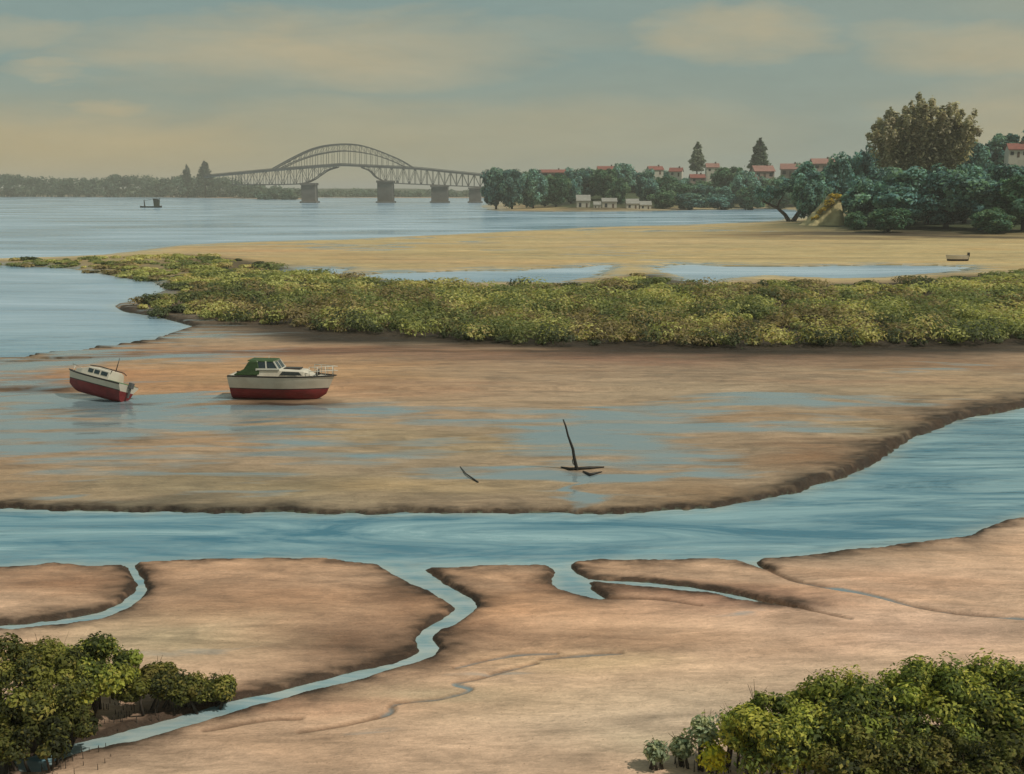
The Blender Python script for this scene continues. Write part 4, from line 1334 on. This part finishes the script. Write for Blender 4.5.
# ------------------------------------------------------------------ boats
HULL_WHITE = paint('boat_cream_white', (0.60, 0.55, 0.46), 0.45, 0.08, 1.5, (0.30, 0.22, 0.15), 0.35)
HULL_RED = paint('antifouling_red', (0.22, 0.028, 0.030), 0.6, 0.3, 1.6, (0.08, 0.03, 0.03), 0.4)
TRIM_DARK = paint('dark_trim', (0.035, 0.03, 0.028), 0.5, 0.2, 3.0)
CANVAS = paint('green_canvas', (0.045, 0.085, 0.03), 0.9, 0.3, 4.0, (0.03, 0.05, 0.02), 0.4)
GREENP = paint('green_paint', (0.07, 0.20, 0.09), 0.5, 0.2, 3.0)
CABWIN = paint('cabin_glass', (0.025, 0.04, 0.045), 0.1, 0.2, 1.0, dirt_amt=0.05, spec=0.6)
WHITE_T = paint('white_tube', (0.62, 0.60, 0.52), 0.35, 0.08, 3.0, dirt_amt=0.15)
GREYM = paint('grey_motor', (0.10, 0.10, 0.10), 0.4, 0.2, 3.0)


def hull(r, L, B, topsides, draft, bow_rake, sheer_up, stern_k=0.85, parent_name='hull', transom_rake=0.12):
    """lofted hull along +x, stern at x=0, waterline at z=draft; returns sheer point function"""
    ns = 26
    rows = []
    def section(t):
        b = B / 2 * (stern_k + (1 - stern_k) * math.sin(min(t / 0.45, 1) * math.pi / 2)) if t < 0.45 else B / 2 * max(0.0, 1 - ((t - 0.45) / 0.55) ** 2.2)
        b = max(b, 0.012)
        zs = draft + topsides * (1 + sheer_up * max(0, (t - 0.35) / 0.65) ** 2 + 0.03 * (1 - t))
        zk = draft * 0.02 + draft * 0.55 * max(0, (t - 0.72) / 0.28) ** 2
        return b, zs, zk
    # girth rows: keel, garboard, bilge, below boot, boot top, boot line top, sheer strake, sheer, capping
    V, Fm = [], []
    nrow = 9
    for i in range(ns):
        t = i / (ns - 1)
        b, zs, zk = section(t)
        fl = 0.72 + 0.1 * math.sin(t * 3.1) - 0.25 * max(0, (t - 0.5) / 0.5)      # how full it is at the waterline
        prof = [(0.0, zk), (0.06 * b + .01, zk + 0.02), (fl * 0.62 * b, zk + (draft - zk) * 0.30), (fl * 0.86 * b, zk + (draft - zk) * 0.70), (fl * 0.97 * b, draft),
                (fl * 0.985 * b, draft + 0.05), ((fl + (1 - fl) * 0.65) * b, draft + (zs - draft) * 0.55), (0.985 * b, zs - 0.07), (b, zs)]
        for (yy, z) in prof:
            zt = (z - draft * 0.3) / (topsides + draft)
            x = t * L
            if t > 0.6: x -= bow_rake * (1 - zt) * ((t - 0.6) / 0.4) ** 2
            x -= transom_rake * (zt - 0.5) * max(0, 1 - t * 6)
            V.append((x, yy, z))
    half = len(V)
    V += [(x, -y, z) for x, y, z in V]
    Fc, mi = [], []
    mat_row = [0, 0, 0, 0, 2, 1, 1, 2]
    for side in (0, half):
        for i in range(ns - 1):
            for j in range(nrow - 1):
                a = side + i * nrow + j
                q = (a, a + nrow, a + nrow + 1, a + 1)
                Fc.append(q if side == 0 else q[::-1]); mi.append(mat_row[j])
    for j in range(nrow - 1):                                  # transom
        Fc.append((j, j + 1, half + j + 1, half + j)); mi.append(mat_row[j] if mat_row[j] != 2 else 1)
    o = mesh_obj(parent_name, V, Fc, parent=r, mats=[HULL_RED, HULL_WHITE, TRIM_DARK], midx=mi)
    bm = bmesh.new(); bm.from_mesh(o.data)
    bmesh.ops.remove_doubles(bm, verts=bm.verts, dist=0.004)
    bmesh.ops.recalc_face_normals(bm, faces=bm.faces); bm.to_mesh(o.data); bm.free()
    o.data.polygons.foreach_set('use_smooth', np.ones(len(o.data.polygons), bool))
    es = o.modifiers.new('edges', 'EDGE_SPLIT'); es.split_angle = math.radians(50)
    def sh(t):
        b, zs, zk = section(t)
        return t * L, b, zs
    # deck
    dv, df = [], []
    for i in range(ns):
        x, b, zs = sh(i / (ns - 1))
        dv += [(x, b * 0.97, zs - 0.05), (x, 0, zs - 0.02), (x, -b * 0.97, zs - 0.05)]
    for i in range(ns - 1):
        a = i * 3
        df += [(a, a + 3, a + 4, a + 1), (a + 1, a + 4, a + 5, a + 2)]
    mesh_obj('deck', dv, df, HULL_WHITE, r)
    mb = MB()
    for sg in (1, -1):
        mb.tube([(sh(i / 25)[0], sg * sh(i / 25)[1], sh(i / 25)[2]) for i in range(26)], 0.035, 6)
    mb.build('rub_rail', TRIM_DARK, r, True)
    return sh


def cabin_cruiser():
    g0 = on_land(284, 399)
    L = 6.5
    z0 = zat(*g0) - 0.10
    r = thing('cabin_cruiser', 'cream and red cabin cruiser with a green canopy, upright on the mud', 'boat', (g0[0] - L / 2, g0[1] + 0.4, z0), math.radians(-2))
    r.rotation_euler = (math.radians(-2.0), math.radians(0.5), math.radians(-3))
    sh = hull(r, L, 2.35, 0.80, 0.80, 0.75, 0.04)
    zs = sh(0.4)[2]
    # coach roof forward of the wheelhouse
    cv = []
    prof = [(1.75, 0.0), (1.85, 0.36), (3.1, 0.40), (4.6, 0.34), (5.15, 0.0)]
    mb = MB()
    rows = []
    for x, h in prof:
        w = min(0.82, sh(x / L)[1] - 0.24)
        rows.append([(x, -w, zs - 0.06), (x, -w * 0.93, zs + h * 0.85), (x, -w * 0.6, zs + h), (x, w * 0.6, zs + h), (x, w * 0.93, zs + h * 0.85), (x, w, zs - 0.06)])
    v = [p for q in rows for p in q]
    f = [(i * 6 + j, (i + 1) * 6 + j, (i + 1) * 6 + j + 1, i * 6 + j + 1) for i in range(4) for j in range(5)] + [tuple(range(5, -1, -1)), tuple(range(24, 30))]
    coach = mb.add(v, f).build('coach_roof', HULL_WHITE, r, bevel=0.03)
    for sg in (-1, 1):
        w = MB()
        w.prism([(3.15, zs + 0.06), (4.55, zs + 0.06), (4.35, zs + 0.27), (3.35, zs + 0.29)], sg * 0.80, sg * 0.835)
        w.build('cabin_window', CABWIN, coach)
    MB().box(3.3, 4.35, -0.36, 0.36, zs + 0.385, zs + 0.45).build('hatch', TRIM_DARK, coach, bevel=0.02)
    # wheelhouse frame with glazed sides
    wh = MB()
    zt = zs + 0.90
    for sg in (-1, 1):
        y = sg * 0.78
        wh.bar((1.72, y, zs + 0.3), (1.78, y * 0.9, zt), 0.07); wh.bar((2.35, y, zs + 0.36), (2.30, y * 0.9, zt), 0.07)
        wh.bar((3.12, y, zs + 0.38), (2.80, y * 0.9, zt - 0.03), 0.07)
        wh.bar((1.7, y, zs + 0.40), (3.15, y, zs + 0.42), 0.10)
    for x0_, x1_ in ((3.12, 2.80),):
        wh.bar((x0_, -0.78, zs + 0.38), (x0_, 0.78, zs + 0.38), 0.07); wh.bar((2.8, -0.7, zt - 0.03), (2.8, 0.7, zt - 0.03), 0.07)
        wh.bar((3.12, 0, zs + 0.38), (2.8, 0, zt - 0.03), 0.05)
    wh.build('wheelhouse', WHITE_T, r)
    gl = MB()
    for sg in (-1, 1):
        y = sg * 0.755
        gl.add([(1.8, y, zs + 0.44), (2.3, y, zs + 0.44), (2.26, y * 0.93, zt - 0.06), (1.82, y * 0.93, zt - 0.06)], [(0, 1, 2, 3)])
        gl.add([(2.4, y, zs + 0.44), (3.02, y, zs + 0.44), (2.78, y * 0.93, zt - 0.08), (2.36, y * 0.93, zt - 0.06)], [(0, 1, 2, 3)])
    gl.add([(3.09, -0.74, zs + 0.42), (3.09, 0.74, zs + 0.42), (2.82, 0.68, zt - 0.07), (2.82, -0.68, zt - 0.07)], [(0, 1, 2, 3)])
    go = gl.build('wheelhouse_glass', CABWIN, r)
    sd = go.modifiers.new('thickness', 'SOLIDIFY'); sd.thickness = 0.012
    MB().add([(1.15, -0.74, zt - 0.02), (2.86, -0.72, zt - 0.04), (2.86, 0.72, zt - 0.04), (1.15, 0.74, zt - 0.02),
              (1.2, -0.66, zt + 0.05), (2.8, -0.62, zt + 0.05), (2.8, 0.62, zt + 0.05), (1.2, 0.66, zt + 0.05)],
             [(3, 2, 1, 0), (4, 5, 6, 7), (0, 1, 5, 4), (1, 2, 6, 5), (2, 3, 7, 6), (3, 0, 4, 7)]).build('wheelhouse_roof', CANVAS, r, bevel=0.02)
    # green canopy falling aft to the stern
    cv = MB()
    prof = [(0.28, zs + 0.02), (0.55, zs + 0.20), (0.95, zs + 0.40), (1.12, zs + 0.66), (1.25, zs + 0.86), (1.80, zs + 0.89), (1.95, zs + 0.02)]
    cv.prism(prof, -0.80, 0.80)
    cv.build('canopy', CANVAS, r, bevel=0.05)
    # pulpit rail at the bow
    pr = MB()
    def rail_pt(t, sg, h, inset=0.92):
        x, b, z = sh(t)
        return (x - 0.02, sg * b * inset, z + h)
    ts = [0.77, 0.84, 0.90, 0.95, 0.985]
    for hgt in (0.56, 0.30):
        pr.tube([rail_pt(t, -1, hgt) for t in ts] + [(L + 0.08, 0, sh(1)[2] + hgt)] + [rail_pt(t, 1, hgt) for t in ts[::-1]], 0.022, 6)
    for t in (0.77, 0.84, 0.91, 0.97):
        for sg in (-1, 1):
            pr.tube([rail_pt(t, sg, -0.02), rail_pt(t, sg, 0.56)], 0.022, 6)
    pr.build('pulpit_rail', WHITE_T, r, True)
    bl = MB()
    bl.tube([(5.35, -0.25, zs - 0.02), (5.35, -0.25, zs + 0.32)], 0.06, 8).tube([(5.35, 0.25, zs - 0.02), (5.35, 0.25, zs + 0.32)], 0.06, 8).tube([(5.35, -0.36, zs + 0.24), (5.35, 0.36, zs + 0.24)], 0.045, 8)
    bl.build('bitts', TRIM_DARK, r, True)
    MB().tube([(2.2, 0.4, zt + 0.03), (2.2, 0.42, zt + 0.22)], 0.02, 6).build('roof_light', WHITE_T, r)
    MB().box(0.0, 0.35, -0.03, 0.03, -0.12, 0.7).build('rudder', HULL_RED, r, bevel=0.01)


cabin_cruiser()


def listing_launch():
    L = 5.0
    g0 = on_land(93, 399)
    z0 = zat(*g0)
    r = thing('motor_launch', 'small cream and red launch with a mast, listing over on the mud', 'boat', (g0[0], g0[1], z0))
    yaw = math.radians(180 - 26)                      # bow to the left and away
    M = Matrix.Rotation(yaw, 4, 'Z') @ Matrix.Rotation(math.radians(-7), 4, 'Y') @ Matrix.Rotation(math.radians(20), 4, 'X') @ Matrix.Translation((-L / 2, 0, -0.28))
    r.rotation_mode = 'QUATERNION'
    r.location = Vector((g0[0], g0[1] + 0.3, z0 + 0.42)) + M.to_3x3() @ Vector((-L / 2, 0, -0.28))
    r.rotation_quaternion = M.to_quaternion()
    sh = hull(r, L, 2.0, 0.42, 0.72, 0.42, 0.22)
    zs = sh(0.4)[2]
    prof = [(1.05, 0.0), (1.12, 0.62), (2.2, 0.66), (2.9, 0.60), (3.35, 0.42), (4.05, 0.30), (4.3, 0.0)]
    rows = []
    for x, h in prof:
        w = min(0.68, sh(x / L)[1] - 0.2)
        rows.append([(x, -w, zs - 0.05), (x, -w * 0.92, zs + h * 0.86), (x, -w * 0.55, zs + h), (x, w * 0.55, zs + h), (x, w * 0.92, zs + h * 0.86), (x, w, zs - 0.05)])
    v = [p for q in rows for p in q]
    n = len(prof)
    f = [(i * 6 + j, (i + 1) * 6 + j, (i + 1) * 6 + j + 1, i * 6 + j + 1) for i in range(n - 1) for j in range(5)] + [tuple(range(5, -1, -1)), tuple(range((n - 1) * 6, n * 6))]
    cab = MB().add(v, f).build('cabin', HULL_WHITE, r, bevel=0.03)
    for sg in (-1, 1):
        for a, b in ((1.25, 1.75), (1.9, 2.3), (2.42, 2.8)):
            MB().prism([(a, zs + 0.22), (b, zs + 0.22), (b, zs + 0.46), (a, zs + 0.46)], sg * 0.625, sg * 0.675).build('cabin_window', CABWIN, cab)
    MB().tube([(1.0, -0.66, zs + 0.56), (1.1, -0.5, zs + 0.68), (2.2, -0.45, zs + 0.71), (3.0, -0.42, zs + 0.64)], 0.03, 6).tube([(1.0, 0.66, zs + 0.56), (1.1, 0.5, zs + 0.68), (2.2, 0.45, zs + 0.71), (3.0, 0.42, zs + 0.64)], 0.03, 6).build('roof_rail', TRIM_DARK, cab, True)
    MB().box(0.12, 1.02, -0.72, 0.72, zs - 0.06, zs + 0.06).build('cockpit_floor', GREENP, r, bevel=0.02)
    MB().tube([(1.3, 0, zs + 0.6), (1.3, 0, zs + 1.5)], [0.035, 0.02], 8).build('mast', TRIM_DARK, r, True)
    MB().tube([(4.3, -0.35, zs + 0.0), (4.3, -0.3, zs + 0.35), (4.85, 0, zs + 0.46), (4.3, 0.3, zs + 0.35), (4.3, 0.35, zs)], 0.02, 6).build('bow_rail', WHITE_T, r, True)
    mt = MB()
    mt.box(-0.34, -0.06, -0.13, 0.13, zs - 0.15, zs + 0.22); mt.box(-0.26, -0.12, -0.06, 0.06, zs - 0.75, zs - 0.15)
    mt.build('outboard_motor', GREYM, r, bevel=0.04)


listing_launch()


def barge():
    g0 = ground(151, 207.6)
    d = g0[1]; k = d / F
    r = thing('work_barge', 'small dark work boat with a tall wheelhouse moored off the far shore', 'boat', (g0[0], d, 0))
    DK = paint('tarred_timber', (0.03, 0.032, 0.026), 0.7, 0.3, 0.6)
    mb = MB()
    st = [(-8.3, 0.2, 1.5), (-7, 1.5, 1.1), (-3, 2.1, 1.0), (3, 2.1, 1.0), (6.5, 1.9, 1.2), (8.0, 1.4, 1.5)]
    v = []
    for x, b, z in st: v += [(x, -b, z), (x * 0.96, -b * 0.8, -0.6), (x * 0.96, b * 0.8, -0.6), (x, b, z)]
    f = [(i * 4 + j, i * 4 + (j + 1) % 4, (i + 1) * 4 + (j + 1) % 4, (i + 1) * 4 + j) for i in range(5) for j in range(4)] + [(3, 2, 1, 0), (20, 21, 22, 23)]
    mb.add(v, f).build('hull', DK, r)
    GRN = paint('dark_green_boards', (0.045, 0.055, 0.035), 0.7, 0.3, 0.6)
    c = MB().prism([(2.6, 0.9), (6.2, 0.9), (6.6, 6.0), (2.2, 6.4)], -1.4, 1.4).build('wheelhouse', GRN, r, bevel=0.1)
    MB().box(2.0, 6.9, -1.7, 1.7, 6.3, 6.65).build('roof', DK, c)
    for xx in (3.3, 4.9):
        MB().box(xx, xx + 1.0, -1.46, -1.40, 4.2, 5.4).build('window', GLASSD, c)
    MB().tube([(-4.6, 0, 0.9), (-4.9, 0, 5.6)], [0.5, 0.3], 8).bar((-4.9, 0, 5.0), (3, 0, 6.6), 0.2).build('derrick', DK, r)


barge()


def dinghy():
    g0 = on_land(956, 261)
    d = g0[1]
    L = 3.9
    r = thing('dinghy', 'pale little dinghy with an outboard beached on the sand spit', 'dinghy', (g0[0] + L / 2, d, zat(*g0) - 0.02), math.pi)
    ns, V, Fc, mi = 12, [], [], []
    for i in range(ns):
        t = i / (ns - 1)
        b = 0.75 * (0.9 + 0.1 * math.sin(t * 3)) * (1 - max(0, (t - 0.4) / 0.6) ** 2.3) + 0.02
        zs = 1.05 + 0.10 * t * t
        for yy, z in ((0, 0.0 + 0.25 * max(0, t - 0.7)), (0.65 * b, 0.10), (0.82 * b, 0.38), (b, zs), (b * 0.88, zs), (b * 0.7, 0.28), (0, 0.22)):
            V.append((t * L - (0.35 * (1 - z) * t ** 4), yy, z))
    half = len(V); V += [(x, -y, z) for x, y, z in V]
    for side in (0, half):
        for i in range(ns - 1):
            for j in range(6):
                a = side + i * 7 + j
                Fc.append((a, a + 7, a + 8, a + 1)); mi.append(1 if j < 2 else 0)
    Fc.append((0, 1, 2, 3, half + 3, half + 2, half + 1)); mi.append(1)
    o = mesh_obj('hull', V, Fc, parent=r, mats=[HULL_WHITE, TRIM_DARK], midx=mi)
    bm = bmesh.new(); bm.from_mesh(o.data); bmesh.ops.remove_doubles(bm, verts=bm.verts, dist=0.003); bmesh.ops.recalc_face_normals(bm, faces=bm.faces); bm.to_mesh(o.data); bm.free()
    for xx in (1.0, 2.3):
        MB().box(xx, xx + 0.28, -0.6, 0.6, 0.62, 0.68).build('thwart', WHITE_T, r)
    MB().box(-0.42, -0.05, -0.2, 0.2, 0.8, 1.55).box(-0.32, -0.12, -0.08, 0.08, 0.05, 0.8).build('outboard_motor', TRIM_DARK, r, bevel=0.05)


dinghy()

# ------------------------------------------------------------------ stake and driftwood on the flat
def stake():
    g0 = on_land(577, 470)
    k = math.hypot(*g0) / F
    z0 = zat(*g0)
    r = thing('mooring_stake', 'dark crooked mooring stake leaning out of the wet mud', 'stake', (g0[0], g0[1], z0))
    W_ = paint('wet_dark_wood', (0.022, 0.02, 0.018), 0.6, 0.4, 6.0)
    pts = [(0.03, 0, -0.4), (0, 0, 0), (-3.2 * k, 0, 14 * k), (-4.4 * k, 0, 22 * k), (-9.5 * k, 0.05, 36 * k), (-12 * k, 0.05, 46 * k), (-14.6 * k, 0.02, 53 * k)]
    MB().tube(pts, [0.09, 0.085, 0.075, 0.07, 0.05, 0.045, 0.035], 8).build('post', W_, r, True)
    MB().tube([(-3.0 * k, -0.02, 13 * k), (-4.8 * k, -0.05, 11 * k), (-4.2 * k, -0.04, 7 * k), (-2 * k, -0.03, 5 * k)], 0.025, 6).build('rope', W_, r, True)
    def log(pts, rad, label):
        c = np.mean(pts, 0)
        g = on_land(c[0], c[1]); z = zat(*g)
        mb = MB()
        q = []
        for px, py, h in pts:
            w_ = ground(px, py, z); q.append((w_[0] - g[0], w_[1] - g[1], h))
        mb.tube(q, rad, 7)
        o = mb.build('driftwood', W_, smooth=True)
        o.location = (g[0], g[1], z)
        tag(o, label, 'driftwood', 'driftwood on the mudflat')
    log([(561, 468, .05), (570, 470, .06), (590, 469, .06), (604, 468, .05)], [0.03, 0.07, 0.08, 0.03], 'dark waterlogged log lying across the foot of the stake')
    log([(583, 472, .04), (590, 476, .05), (602, 472.5, .04)], [0.03, 0.10, 0.02], 'short bent branch just in front of the stake')
    log([(460, 467, .04), (466, 475, .06), (478, 483, .04)], [0.012, 0.028, 0.04], 'thin crooked stick lying alone on the mud left of the stake')


stake()

# ------------------------------------------------------------------ haze over the whole place
hb = MB().box(-18500, 18500, -100, 18500, -2.5, 75).build('haze', None)
hb.data.materials.clear()
hm = bpy.data.materials.new('haze_air'); hm.use_nodes = True
tt = hm.node_tree
for nd in list(tt.nodes):
    if nd.type != 'OUTPUT_MATERIAL': tt.nodes.remove(nd)
pv = tt.nodes.new('ShaderNodeVolumePrincipled')
pv.inputs['Color'].default_value = (0.95, 0.93, 0.86, 1)
pv.inputs['Density'].default_value = 0.00021
tt.links.new(pv.outputs[0], [n for n in tt.nodes if n.type == 'OUTPUT_MATERIAL'][0].inputs['Volume'])
hb.data.materials.append(hm)
hb['kind'] = 'stuff'
hb['label'] = 'thin pale haze over the estuary'
